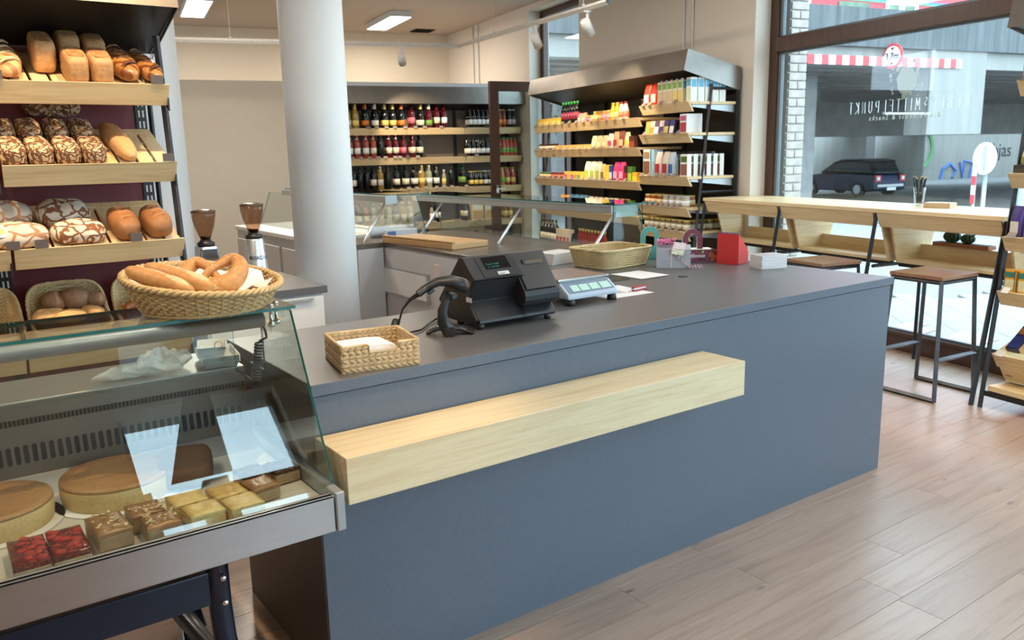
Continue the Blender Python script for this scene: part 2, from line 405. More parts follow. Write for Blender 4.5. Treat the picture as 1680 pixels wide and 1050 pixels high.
def splash(u, z, r, parent, mirror=1):
    mb = MB(); rg = random.Random(5); n = 40
    def disc(cx, cz, rr, rag=0.0, k=40):
        pts = []
        for i in range(k):
            a = 2*math.pi*i/k; q = rr*(1 + rag*(math.sin(3*a+1)*.35 + math.sin(7*a)*.35 + rg.uniform(-.3, .3)))
            pts.append((cx + q*math.cos(a)*.86, cz + q*math.sin(a)))
        mb.prism(pts, 'y', .005, .0062)
    disc(-u, z, r, .13)
    for i in range(26):
        a = rg.uniform(0, 2*math.pi); d = r*rg.uniform(1.05, 1.75); q = r*rg.choice([.05, .07, .09, .13, .16])
        disc(-u + d*math.cos(a)*.9, z + d*math.sin(a), q, .0, 12)
    return mb.build('splash_logo', M_decal2, parent)
splash(.925, 2.02, .098, w1)
# entrance opening behind the tall rack: window over the doorway, leaf standing open into the room
w2 = struct(thing('window_2', None, None, WP, RZ_ROOM))
for a, b, c, d in [(6.72, 6.82, 0, 3.40), (5.46, 5.54, 0, 3.40), (5.54, 6.72, 3.32, 3.40), (5.54, 6.72, 2.44, 2.54)]: wm('window_frame', a, b, c, d, root=w2)
wm('window_frame', 6.10, 6.16, 0.12, 2.44, root=w2); wm('window_plinth', 5.54, 6.72, 0, .12, root=w2)
pane('pane', (-6.13, 0, 2.93), (1.18, .008, .78), (0,0,0), w2, M_glass)
pane('pane', (-5.82, 0, 1.28), (.56, .008, 2.32), (0,0,0), w2, M_glass)
pane('pane', (-6.44, 0, 1.28), (.56, .008, 2.32), (0,0,0), w2, M_glass)
splash(6.45, 1.93, .12, w2)
street_text('EL PUNKT', .10, 6.12, 1.62, w2, M_decal2); street_text('Snacks', .05, 6.16, 1.53, w2, M_decal2)
dr = struct(thing('door_1', None, None, W(6.25, .20), RZ_BACK + R_(2.0)))
for a, b, c, d in [(-.86, -.74, .02, 2.44), (-.10, .0, .02, 2.44), (-.74, -.10, 2.32, 2.44), (-.74, -.10, .02, .20)]:
    MB().box(a, b, -.03, .03, c, d).build('door_frame', M_frame, dr, bevel=.004, seg=1)
pane('pane', (-.42, 0, 1.26), (.64, .008, 2.12), (0,0,0), dr, M_glass)
MB().tube([(-.80, -.05, 1.06), (-.80, -.05, 1.16)], .018, 8).tube([(-.80, -.03, 1.11), (-.80, -.075, 1.11), (-.69, -.075, 1.11)], .010, 8).build('door_handle', M_steel2, dr)
# trims
struct(MB().box(-10.2, -6.82, -.215, -.20, 0, .08).build('baseboard_window', M_white, None, WP, (0, 0, RZ_ROOM)))
for uu in (8.55, 8.75): MB().tube([W(uu, .215, 2.4), W(uu, .215, CEIL)], .011, 8).build('conduit', M_lgrey)['kind'] = 'structure'
for uu in (3.22, 3.36): MB().tube([W(uu, .215, 2.2), W(uu, .215, CEIL)], .010, 8).build('conduit', M_lgrey)['kind'] = 'structure'
for o in COL.objects:
    if o.name.startswith('conduit'): o.name = o.name.replace('conduit', 'trim_conduit')
# ---------------------------------------------------------------- outdoors
M_pave = plain('pavement_slab', (.30, .30, .30), .8, var=.07, scale=9, bump=.1)
M_joint = plain('pavement_joint', (.24, .24, .23), .9)
M_asph = plain('asphalt', (.16, .16, .165), .85, var=.12, scale=20)
pv = struct(MB().box(-24, 30, -.1+.0, 9.0, -.2, -.118).build('pavement', M_joint, None, WP, (0, 0, RZ_ROOM)))
struct(MB().box(-4, 14, -16, -3.4, -.2, -.11).build('pavement_front', M_pave))
sl = MB().box(0, .516, 0, .346, -.03, 0).mesh('paving_slab', M_pave, .003, 1)
ca, sa = math.cos(R_(-33.5)), math.sin(R_(-33.5))
cnt = 0
for i in range(-26, 27):
    for j in range(-20, 21):
        lx, ly = i*.52 + (j % 2)*.26, j*.35
        x = -1.7 + lx*ca - ly*sa; yy = 2.4 + lx*sa + ly*ca         # local: x=-u, y=out
        if yy < .42 or yy > 4.6 or x > 2.2 or x < -4.6: continue
        if yy > 1.1 + 1.9*(x + 4.6)/2.2 and x < -2.9: continue
        if cnt < 299: place(sl, 'paving_slab', pv, (x, yy, -.088), (0, 0, R_(-33.5))); cnt += 1
rd = MB(); gu = [-24, 2, 6, 10, 14, 18, 40]; gz = [-.16, -.16, -.26, -.36, -.46, -.5, -.5]
vs = []
for a, b in zip(gu, gz): vs += [(-a, 9.0, b), (-a, 72, b)]
rd.add(vs, [(2*i, 2*i+1, 2*i+3, 2*i+2) for i in range(len(gu)-1)]); rd.build('street', M_asph, None, WP, (0, 0, RZ_ROOM))['kind'] = 'structure'
kb = MB().box(-24, 24, 8.85, 9.0, -.3, -.09).build('kerb', plain('kerb_stone', (.40, .40, .39), .8), None, WP, (0, 0, RZ_ROOM)); kb['kind'] = 'structure'
# brick pier outside the frame
M_brick = plain('pale_brick', (.55, .47, .42), .8, var=.16, scale=14)
br = struct(wall_uw('wall_outer_pier', 2.262, 2.55, -.31, -.105, -.1, 3.6, plain('mortar', (.50, .50, .48), .9)))
bme = MB().box(0, .030, 0, .196, 0, .063).mesh('brick', M_brick, .004, 1)
for k in range(48):
    z = -.1 + k*.0745
    if k % 2 == 0:
        y0 = .11
        place(bme, 'brick', br, (-2.275, y0, z))
    if k % 2:
        for y0 in (.110, .211):
            place(bpy.data.meshes.get('brick_half') or MB().box(0, .030, 0, .095, 0, .063).mesh('brick_half', M_brick, .004, 1), 'brick', br, (-2.275, y0, z))
# railway bridge
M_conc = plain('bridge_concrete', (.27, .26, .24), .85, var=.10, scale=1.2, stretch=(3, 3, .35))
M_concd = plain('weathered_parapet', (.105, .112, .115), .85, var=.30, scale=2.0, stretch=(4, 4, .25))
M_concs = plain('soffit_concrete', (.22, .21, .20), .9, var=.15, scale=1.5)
def UW(name, u0, u1, w0, w1, z0, z1, mat, parent=None, bev=0.0): return MB().box(-u1, -u0, -w1, -w0, z0, z1).build(name, mat, parent, bevel=bev)
bg = thing('railway_bridge', 'pale concrete railway bridge crossing the street outside the shop window', 'bridge', WP, RZ_ROOM)
UW('fascia_beam', 12, 12.5, -70, 2, 3.46, 3.90, M_conc, bg)
UW('parapet', 11.85, 12.4, -70, 2, 3.90, 4.80, M_concd, bg)
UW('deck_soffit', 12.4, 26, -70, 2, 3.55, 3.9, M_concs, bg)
for k in range(12): UW('soffit_rib', 12.8+k*1.0, 13.1+k*1.0, -70, 2, 3.42, 3.56, M_concs, bg)
UW('fascia_block', 11.9, 12.6, -15.85, -13.75, 1.78, 3.90, M_conc, bg)
UW('drain_pipe', 11.84, 11.88, -13.70, -13.66, 2.3, 3.46, M_concd, bg)
UW('lamp_tube', 11.78, 11.85, -13.7, -12.1, 2.29, 2.34, M_alu, bg)
UW('far_beam', 25.5, 26, -70, 2, 1.95, 3.6, M_concs, bg)
for w_, r_ in ((-30.5, 1.15), (-26.4, 1.2)):
    MB().lathe([(r_, -.6), (r_, 3.6)], 24, (-27.0, -w_, 0)).build('pillar', M_conc, bg)
UW('abutment_wall', 30.0, 30.6, -70, -34.6, -.7, 3.9, M_conc, bg)
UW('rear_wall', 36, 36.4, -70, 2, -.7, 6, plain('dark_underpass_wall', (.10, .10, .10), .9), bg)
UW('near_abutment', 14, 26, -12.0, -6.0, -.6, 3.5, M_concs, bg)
M_red = plain('warning_red', (.55, .05, .06), .5); M_wht = plain('warning_white', (.78, .78, .76), .5)
sb = thing('height_warning_board', 'red and white striped height warning board along the bridge beam', 'sign', WP, RZ_ROOM)
n = 24
for k in range(n):
    a = -9.55 - 5.3*k/n; UW('stripe', 11.86, 11.90, a-5.3/n, a, 3.46, 3.68, M_red if k % 2 == 0 else M_wht, sb)
hs = thing('height_limit_sign', 'round red-rimmed height limit sign reading 3.7m in front of stripes', 'sign', W(11.7, -12.12, 3.68), RZ_ROOM)
MB().prism([(.30*math.cos(2*math.pi*i/32), .30*math.sin(2*math.pi*i/32)) for i in range(32)], 'y', 0, .03).build('rim', M_red, hs)
MB().prism([(.235*math.cos(2*math.pi*i/32), .235*math.sin(2*math.pi*i/32)) for i in range(32)], 'y', -.006, .0).build('face', M_wht, hs)
text('3.7m', .21, M_black, hs, basis((1,0,0), (0,0,1), (0,-1,0), (0, -.009, -.07)), align='CENTER', ext=.004, bold=.006)
for s in (-1, 1): MB().prism([(-.06, s*.20), (.06, s*.20), (0, s*.13)], 'y', -.010, -.006).build('arrow', M_black, hs)
tr = thing('regional_train', 'red regional train with white doors standing on the bridge', 'train', WP, RZ_ROOM)
M_tred = plain('train_red', (.60, .035, .05), .35); M_twin = plain('train_window', (.10, .16, .10), .15, var=.6, scale=1.5)
UW('body', 14.0, 16.8, -60, -4, 4.84, 8.2, M_tred, tr)
UW('roof', 14.2, 16.6, -60, -4, 8.2, 8.5, M_lgrey, tr)
x = -8.6
M_rb1 = plain('stripe_blue', (.06, .16, .50), .4); M_rb2 = plain('stripe_green', (.10, .45, .20), .4)
UW('colour_stripe', 13.975, 14, -60, -4, 5.44, 5.50, M_rb1, tr); UW('colour_stripe', 13.975, 14, -60, -4, 5.40, 5.44, M_rb2, tr)
while x > -50:
    UW('window', 13.97, 14, x-1.15, x, 4.98, 5.36, M_twin, tr)
    d = UW('door', 13.96, 14, x-3.0, x-1.75, 4.86, 5.9, M_wht, tr)
    for q in (0, .62): UW('door_window', 13.95, 13.965, x-2.95+q+.10, x-2.95+q+.48, 5.0, 5.36, M_twin, d)
    x -= 4.0
# graffiti on the abutment
M_gb = plain('blue_spray_paint', (.05, .16, .45), .7); M_gg = plain('green_spray_paint', (.10, .28, .12), .7); M_gk = plain('black_spray_paint', (.02, .02, .025), .7)
ab = [o for o in bg.children if o.name.startswith('abutment_wall')][0]
def stroke2(pts, r, m):
    MB().tube([(-29.99, (p[0]+5.3)*1.366-5.3, 1.56+(p[1]-1.56)*1.366) for p in pts], [r*1.366]*len(pts), 5, sm=False).build('graffiti', m, ab)
stroke2([(24.6+.75*math.cos(a*.35), 1.35+.78*math.sin(a*.35)) for a in range(19)], .09, M_gg)
stroke2([(25.9, -.1), (26.1, .5), (26.5, .7), (26.9, .4), (26.7, .1)], .07, M_gb); stroke2([(27.1, .75), (27.3, .1), (27.4, .8), (27.9, .7), (27.7, -.1)], .07, M_gb)
stroke2([(22.0, .3), (22.6, .8), (23.2, 1.2), (23.6, 1.0), (23.3, 1.4)], .06, M_gb)
text('bjas', 1.15, M_gk, ab, basis((0,1,0), (0,0,1), (1,0,0), (-29.985, 41.7, .70)), 'graffiti', ext=.003) 
# street signs and mast
st = thing('traffic_sign', 'round traffic sign seen from behind on a grey post outside', 'sign', W(8, -10.78, -.1), RZ_ROOM)
MB().tube([(0, 0, 0), (0, 0, 1.75)], .045, 8).build('post', M_alu, st)
MB().prism([(.26*math.cos(2*math.pi*i/28), 1.33+.33*math.sin(2*math.pi*i/28)) for i in range(28)], 'y', -.07, -.045).build('disc', M_lgrey, st)
MB().box(-.03, .03, -.085, -.07, 1.1, 1.58).build('bracket', M_alu, st)
bb = thing('warning_bollard', 'slim red and white striped marker board beside the traffic sign', 'sign', W(8.0, -10.62, -.1), RZ_ROOM)
for k in range(4): MB().box(-.03, .05, -.2, -.17, .42+k*.19, .42+(k+1)*.19).build('stripe', M_wht if k % 2 else M_red, bb)
MB().tube([(.01, -.15, 0), (.01, -.15, 1.2)], .03, 8).build('post', M_alu, bb)
mt = thing('lamp_mast', 'tall bluish grey lamp mast at the street behind the hooded rack', 'mast', W(7.4, -11.1, -.1))
MB().tube([(0, 0, 0), (0, 0, 7)], .08, 10).build('pole', plain('galvanised_mast', (.30, .38, .42), .5, .3), mt); MB().lathe([(.14, 0), (.14, .3), (.09, .34)], 12).build('base_sleeve', M_alu, mt)
# parked estate car under the bridge, heading away (local x=-u, y=out)
cr = thing('car', 'dark blue estate car driving off under the railway bridge', 'car', W(20.0, -21.9, -.47), RZ_ROOM)
M_cblue = plain('car_blue', (.008, .018, .055), .2, .3, var=.03); M_cwin = plain('car_glass', (.02, .025, .03), .08); M_tail = plain('tail_light', (.5, .03, .03), .2)
body = [(0, .30), (0, .62), (-.06, .86), (-.12, .90), (-1.5, .92), (-2.9, .90), (-3.7, .78), (-4.05, .62), (-4.1, .30), (-3.8, .22), (-.2, .22)]
MB().prism([(-p[0]*-1, p[1]) for p in body], 'y', -.86, .86).build('body', M_cblue, cr, bevel=.05)
cab = [(-.14, .90), (-.42, 1.36), (-.9, 1.43), (-1.8, 1.42), (-2.35, 1.28), (-3.0, .91)]
MB().prism(cab, 'y', -.72, .72).build('cabin', M_cwin, cr, bevel=.06)
MB().prism([(-.40, 1.36), (-.9, 1.44), (-1.8, 1.43), (-2.3, 1.30), (-2.3, 1.33), (-1.8, 1.47), (-.9, 1.48), (-.38, 1.40)], 'y', -.70, .70).build('roof', M_cblue, cr)
for yy in (-.80, .80):
    for xx in (-.78, -3.25): MB().tube([(xx, yy-.1, .3), (xx, yy+.1, .3)], .30, 20).tube([(xx, yy-.11*(1 if yy < 0 else -1), .3), (xx, yy, .3)], .18, 12, mi=1).build('wheel', [M_blkpl, M_steel2], cr)
for yy in (-.66, .66): MB().box(-.08, .03, yy-.16, yy+.16, .60, .86).build('tail_light', M_tail, cr, bevel=.02); MB().box(.02, .045, yy-.07, yy+.07, .66, .80).build('lamp_lens', M_wht, cr)
MB().box(0, .06, -.70, .70, .40, .50).build('bumper', M_lgrey, cr, bevel=.02)
np_ = MB().box(.03, .05, -.18, .30, .26, .38).build('number_plate', M_wht, cr)
MB().box(-2.55, -2.35, -1.0, -.86, .88, 1.02).build('wing_mirror', M_cblue, cr, bevel=.03)
MB().prism([(-.17, .95), (-.40, 1.32), (-.37, 1.33), (-.14, .96)], 'y', -.62, .62).build('rear_window', M_cwin, cr)
# bright blue boxes stacked beyond the doorway
M_sky = plain('sky_blue_card', (.10, .42, .72), .6)
bl = thing('display_board', 'bright blue cut-out advertising board outside behind the tall rack', 'sign', W(6.6, -.55, -.1), RZ_ROOM)
for k, (a, b, c, d) in enumerate([(0, .09, .55, 1.75), (.10, .19, .75, 1.78), (.20, .46, .9, 1.4), (.20, .42, 1.42, 1.78), (.26, .32, .62, .9), (.38, .44, .58, .9)]):
    MB().box(a, b, 0, .03+.01*k, c, d).build('panel', M_sky, bl)
MB().box(.47, .75, -.01, .02, .95, 1.75).build('white_panel', M_white, bl); MB().box(.0, .70, .03, .07, 0, .6).build('stand', M_alu, bl)

cv = thing('ceiling_vent', 'dark square ceiling vent beyond the lit ceiling panel', 'vent', (6.03, 9.84, CEIL-.012), R_(-10.7))
MB().box(-.16, .16, -.16, .16, .004, .011).build('backing', M_black, cv)
for k in range(6): MB().obox((0, -.13+k*.052, .0), (.31, .020, .003), (R_(35), 0, 0)).build('slat', M_chr, cv)
# ================================================================ COUNTER
CT = .95
sc_ = thing('sales_counter', 'long anthracite grey sales counter with a return towards the window', 'counter', (0, 0, 0))
MB().prism([(-.0, 0), (2.882, 0), (2.882, 1.66), (1.62, 1.66), (1.62, .755), (0, .755)], 'z', CT-.034, CT).build('counter_top', M_ctop, sc_, bevel=.0015, seg=1)
MB().box(.0, 2.882, -.0016, -.0001, CT-.0335, CT-.0006).build('edge_band', M_counter, sc_)  # thin strip carries the front's skylight tint over the slab edge
MB().box(.006, 2.868, .006, .026, 0, CT-.038).build('front_panel', M_counter, sc_)
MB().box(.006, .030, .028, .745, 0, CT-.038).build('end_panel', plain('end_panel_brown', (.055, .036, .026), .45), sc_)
MB().box(2.844, 2.868, .028, 1.65, 0, CT-.038).build('end_panel', M_counter, sc_)
MB().box(.032, 1.63, .70, .722, .08, CT-.038).build('back_panel', M_white, sc_); MB().box(1.63, 1.652, .70, 1.65, .08, CT-.038).build('back_panel', M_white, sc_)
MB().prism([(2.185+.024*math.cos(i*math.pi/12), .678+.024*math.sin(i*math.pi/12)) for i in range(24)], 'z', CT-.001, CT+.0025).build('cable_grommet', M_blkpl, sc_)
bm_ = MB().box(0, 1.568, -.206, 0, .672, .801).build('bag_ledge', M_beam, None, bevel=.003)
tag(bm_, 'thick pale spruce beam fixed as a bag ledge along the counter front', 'ledge')
# ================================================================ LEANING RACK SYSTEM
def front_board(x0, x1, z, parent, mat=None, h=.086, lean=.047):
    return MB().prism([(0, z), (lean, z-h), (lean+.020, z-h), (.020, z)], 'x', x0, x1).build('front_board', mat or M_pine, parent, bevel=.0015, seg=1)
def post(parent, x, pts, r=.013, mat=None):
    return MB().tube([(x, a, b) for a, b in pts], r*1.25, 4, sm=False).build('leaning_post', mat or M_raw, parent)
def hood(parent, x0, x1, D, ft=2.40, fb=2.225, bt=2.26, bb=2.06, f0=-.012, f1=-.052):
    MB().prism([(f0, ft), (f1, fb), (f1+.004, fb), (f0+.004, ft)], 'x', x0, x1).build('hood_front', M_hood, parent)
    for a, b in ((x0, x0+.004), (x1-.004, x1)):
        MB().prism([(f0+.004, ft), (f1+.004, fb), (D, bb), (D, bt)], 'x', a, b).build('hood_side', M_hood, parent)
    MB().prism([(f0, ft), (D, bt), (D, bt+.004), (f0, ft+.004)], 'x', x0, x1).build('hood_top', M_hood, parent)
    MB().prism([(f1+.006, fb+.012), (D-.02, bb+.03), (D-.02, bb+.034), (f1+.006, fb+.016)], 'x', x0+.006, x1-.006).build('hood_underside', M_black, parent)
def bracket(parent, x, z, y0, D):
    return MB().prism([(y0, z-.045), (D-.03, z-.095), (D-.03, z-.027), (y0, z-.027)], 'x', x-.003, x+.003).build('bracket', M_alu, parent)
TAGM = MB().prism([(0, 0), (.028, .030), (.030, .0285), (.002, -.0015)], 'x', -.026, .026).mesh('price_tag', M_tag)
TAGD = MB().prism([(0, 0), (.028, .030), (.030, .0285), (.002, -.0015)], 'x', -.026, .026).mesh('price_tag_d', M_tagd)
TAGW = MB().prism([(0, 0), (.028, .030), (.030, .0285), (.002, -.0015)], 'x', -.022, .022).mesh('price_tag_w', M_tagw)
def tags(parent, xs, z, me=None, y=-.012):
    for x in xs: place(me or TAGM, 'price_tag', parent, (x, y, z-.004))
# ---------------- tall hooded rack against the window wall: local x=-(u-2.49), y=.79-w
gd = thing('grocery_rack', 'tall hooded grocery rack with pine-fronted shelves against the window wall', 'rack', W(2.49, .79), RZ_ROOM)
GX0 = -3.08; GD = .57
hood(gd, GX0, .0, GD)
for x in (GX0+.02, -2.30, -1.55, -.79, -.02):
    MB().box(x-.018, x+.018, GD-.045, GD-.012, 0, 2.12).build('upright', M_black, gd)
for a, b in ((GX0+.01, -2.31), (-2.29, -1.56), (-1.54, -.80), (-.78, -.03)):
    MB().box(a, b, GD-.010, GD, 0.05, 2.12).build('back_panel', M_backblk, gd)
for x in (GX0+.012, -.012): post(gd, x, [(.26, 2.12), (.11, .72), (.02, 0)])
for x in (-.012,): MB().tube([(x, .245, 2.08), (x, GD-.02, 2.08)], .012, 4, sm=False).tube([(x, GD-.005, 2.08), (x, GD-.005, 0)], .012, 4, sm=False).tube([(x, .16, 1.175), (x, GD-.02, 1.175)], .012, 4, sm=False).build('end_frame', M_raw, gd)
G_NEAR = [1.967, 1.70, 1.318, 1.042, .826]; G_FAR = [1.865, 1.585, 1.258, .915, .475]
for z in G_NEAR:
    MB().box(-.775, -.004, .022, GD-.05, z-.024, z).build('shelf_board', M_pine, gd); front_board(-.775, -.004, z, gd)
    bracket(gd, -.03, z, .06, GD)
for z in G_FAR:
    MB().box(GX0+.02, -.80, .022, GD-.05, z-.024, z).build('shelf_board', M_pine, gd)
    for a, b in ((GX0+.03, -2.305), (-2.30, -1.555), (-1.55, -.80)): front_board(a, b, z, gd)
# ---------------- wine rack before the partition: local x=w0-w, y=u-7.0
wr = thing('wine_rack', 'hooded wine rack with four pine-fronted shelves along the rear partition', 'rack', W(7.0, 2.72), RZ_BACK)
WX1 = 2.47; WD = .44
hood(wr, -.0, 2.54, WD, 2.425, 2.21, 2.40, 2.12)
MB().box(0, 2.54, -.012, WD, 2.405, 2.475).build('light_cornice', M_lgrey, wr)
for x in (.02, .83, 1.64, WX1-.02): MB().box(x-.018, x+.018, WD-.045, WD-.012, 0, 2.15).build('upright', M_black, wr)
for a, b in ((.0, .82), (.84, 1.63), (1.65, WX1)): MB().box(a, b, WD-.010, WD, .05, 2.2).build('back_panel', M_backgrey, wr)
MB().box(0, WX1, .02, WD-.05, .274, .2995).build('base_board', M_pine, wr)
Z_WINE = [1.905, 1.525, 1.12, .66]
for z in Z_WINE:
    MB().box(0, WX1, .022, WD-.05, z-.024, z).build('shelf_board', M_pine, wr)
    for a, b in ((0, .82), (.825, 1.635), (1.64, WX1)): front_board(a, b, z, wr)
for x in (.012, WX1-.012): post(wr, x, [(.22, 2.14), (.02, 0)])
# ---------------- hooded rack right of the bar
rr = thing('shop_rack', 'hooded pine-fronted rack standing next to the window bar at picture edge', 'rack', W(-.44, .79), RZ_ROOM)
hood(rr, 0, 1.9, GD, 2.36, 2.17, 2.22, 2.02, -.03, -.068)
R_Z = [1.895, 1.386, 1.026, .709]
for z in R_Z:
    MB().box(.004, 1.9, .022+.04, GD-.05, z-.024, z).build('shelf_board', M_pine, rr)
    o = front_board(.004, .95, z, rr); o.location.y = .045; o = front_board(.955, 1.9, z, rr); o.location.y = .045
for x in (.02, .95, 1.88):
    MB().box(x-.018, x+.018, GD-.045, GD-.012, 0, 2.1).build('upright', M_black, rr)
for x in (-.012, 1.9): post(rr, x, [(.23, 2.06), (.02, 0)], mat=M_black)
o = MB().prism([(.056, .331), (.115, .243), (.135, .243), (.076, .331)], 'x', .004, 1.5).build('crate_board', M_pine, rr, bevel=.002, seg=1)
o = MB().prism([(.118, .239), (.174, .157), (.194, .157), (.138, .239)], 'x', .03, 1.5).build('crate_board', M_pine, rr, bevel=.002, seg=1)
MB().box(.03, 1.5, .17, .5, .150, .165).build('crate_bottom', M_pine, rr)
MB().prism([(.076, .331), (.194, .157), (.50, .157), (.50, .42), (.30, .42)], 'x', .006, .020).build('crate_side', M_pine_y, rr)
MB().box(.02, 1.88, .03, .52, .108, .141).build('base_board', M_pine, rr, bevel=.002, seg=1); MB().box(.0, 1.9, .025, .05, .075, .106).build('base_rail', M_black, rr)
# ---------------- window bar: local x=-(u-2.45), y=.64-w
wb = thing('window_bar', 'pine window bar with open troughs and slanted black legs', 'bar', W(2.45, .64), RZ_ROOM)
BL = 2.83; BZ = 1.13
MB().box(0, BL, .0, .60, BZ-.028, BZ).build('bar_top', wood('pine_top', (.80, .63, .38), (.66, .47, .24), 'x', rough=.33), wb, bevel=.002, seg=1)
legs_x = [.0, .942, 1.884, 2.826]
for i in range(3):
    MB().prism([(.004, BZ-.03), (.045, BZ-.125), (.065, BZ-.125), (.024, BZ-.03)], 'x', legs_x[i]+.018, legs_x[i+1]-.018).build('front_board', M_pine, wb, bevel=.002, seg=1)
    x0, x1 = legs_x[i]+.030, legs_x[i+1]-.030
    for xx in (x0, x1-.018):
        MB().prism([(.10, BZ-.03), (.215, .745), (.50, .745), (.60, BZ-.03)], 'x', xx, xx+.018).build('side_panel', wood('pine_panel', PINE_L, PINE_D, 'y'), wb, bevel=.001, seg=1)
    MB().box(x0+.018, x1-.018, .215, .445, .745, .765).build('trough_bottom', M_pine, wb)
    MB().box(x0+.018, x1-.018, .440, .458, .765, .862).build('trough_back', M_pine, wb)
    MB().box(x0, x1, .24, .265, .715, .744).build('support_rail', M_black, wb)
for x in legs_x:
    MB().tube([(x, .03, BZ-.03), (x, -.14, 0)], .018, 4, sm=False).build('leg', M_black, wb)
    MB().tube([(x, .02, .73), (x, .50, .73)], .013, 4, sm=False).build('cross_rail', M_black, wb)
    MB().tube([(x, .50, BZ-.03), (x, .50, 0)], .016, 4, sm=False).build('leg', M_black, wb)
# ---------------- stools
def stool(label, c, rz):
    t = thing('bar_stool', label, 'stool', (c[0], c[1], 0), rz, 'bar stools at the window bar')
    H = .775; a, b = .165, .20
    MB().box(-.18, .18, -.18, .18, H-.024, H).build('seat', M_seat, t, bevel=.004)
    def T(p, q): return MB().tube([p, q], .0155, 4, sm=False)
    for sx in (-1, 1):
        for sy in (-1, 1):
            T((sx*a, sy*a, H-.026), (sx*b, sy*b, .006)).build('leg', M_raw, t)
        T((sx*b, -b, .014), (sx*b, b, .014)).build('floor_bar', M_raw, t)
        T((sx*a, -a, H-.036), (sx*a, a, H-.036)).build('seat_rail', M_raw, t)
    for sy in (-1, 1):
        T((-a, sy*a, H-.036), (a, sy*a, H-.036)).build('seat_rail', M_raw, t)
        T((-b*.955, sy*b*.955, .265), (b*.955, sy*b*.955, .265)).build('foot_rest', M_raw, t)
    return t
stool('steel-framed wooden bar stool standing clear beside the counter end', (4.312, .555), R_(-6))
stool('steel-framed wooden bar stool half hidden behind the counter top', (4.345, 1.365), R_(-12))
# ---------------- bread rack behind the display case (local = world)
bk = thing('bread_rack', 'hooded bread rack with burgundy back and slatted pine shelves', 'rack', (0, 1.75, 0))
BX1 = .140; BX0 = -.525; BXL = -1.20
hood(bk, BXL, BX1+.055, .52, 2.37, 2.19, 2.21, 2.03)
for x in (BX1-.03, BX0-.01, BXL+.02):
    u_ = MB().box(x-.024, x+.024, .46, .492, 0, 2.08).build('upright', M_black, bk)
    if x > -1:
        sl_ = MB().box(-.0035, .0035, -.002, .001, -.016, .016).mesh('upright_slot', M_tagw)
        for k in range(22):
            for s in (-.009, .009): place(sl_, 'upright_slot', u_, (x+s, .459, .98+k*.05))
for a, b in ((BX0+.015, BX1-.055), (BXL+.04, BX0-.035)): MB().box(a, b, .47, .482, .30, 2.06).build('back_panel', M_backred, bk)
for x in (BX1+.004, BXL): post(bk, x, [(.17, 2.10), (.03, .70), (.0, 0)], .012)
MB().tube([(BX1+.02, .49, 2.05), (BX1+.02, .49, 0)], .012, 4, sm=False).build('end_frame', M_raw, bk)
SLOPE = R_(22); B_Z = [1.882, 1.556, 1.222]
def slat_shelf(zf, x0, x1, gaps):
    """sloping shelf: slats run up the slope between two solid strips"""
    cs, sn = math.cos(SLOPE), math.sin(SLOPE)
    front_board(x0, x1, zf, bk)
    def bd(a, b, s0, s1):
        f = lambda s, t: (.022 + s*cs - t*sn, zf - .032 + s*sn + t*cs)
        return MB().prism([f(s0, 0), f(s1, 0), f(s1, .014), f(s0, .014)], 'x', a, b).build('slat', M_pine_y, bk, bevel=.001, seg=1)
    n = gaps + 1; g = .012; wdt = (x1 - x0 - .012 - g*gaps)/n
    for k in range(n): bd(x0+.006+k*(wdt+g), x0+.006+k*(wdt+g)+wdt, .0, .40)
    o = bd(x0+.006, x1-.006, .402, .46); o.name = 'rear_strip'
    MB().prism([(.03, zf-.11), (.40, zf+.07), (.40, zf+.105), (.03, zf-.05)], 'x', x1-.006, x1).build('bracket', M_black, bk)
for z in B_Z:
    slat_shelf(z, BX0+.006, BX1, 8); slat_shelf(z, BXL+.03, BX0-.006, 8)
tm = MB().box(-.024, .024, -.002, .002, 0, .034).mesh('price_tag_up', M_tagd)
for x, z in ((.09, 0), (-.50, 0), (.105, 1), (-.42, 2), (-.06, 2), (-.52, 2)):
    place(tm, 'price_tag', bk, (x, -.004, B_Z[z]+.001))
MB().box(BX0+.006, BX1, .03, .47, .765, .787).build('shelf_board', M_pine, bk); MB().box(BXL+.02, BX0-.006, .03, .47, .765, .787).build('shelf_board', M_pine, bk)
front_board(BX0+.006, BX1, .790, bk); front_board(BXL+.02, BX0-.006, .790, bk)
# ---------------- back counter
bc = thing('back_counter', 'low white back counter with grey top behind the sales counter', 'counter', (0, 0, 0))
MB().box(.24, .885, 1.966, 2.66, .862, .90).build('counter_top', M_ctop, bc, bevel=.001, seg=1)
MB().box(.26, .870, 1.99, 2.65, .08, .860).build('cabinet_body', M_white, bc)
MB().box(.275, .565, 1.972, 1.989, .10, .850).build('door', M_white, bc, bevel=.002, seg=1); MB().box(.572, .862, 1.972, 1.989, .10, .850).build('door', M_white, bc, bevel=.002, seg=1)
MB().box(.58, .80, 1.952, 1.971, .832, .842).build('door_handle', M_steel2, bc)
MB().box(.28, .86, 2.03, 2.64, 0, .08).build('plinth', M_blkpl, bc)
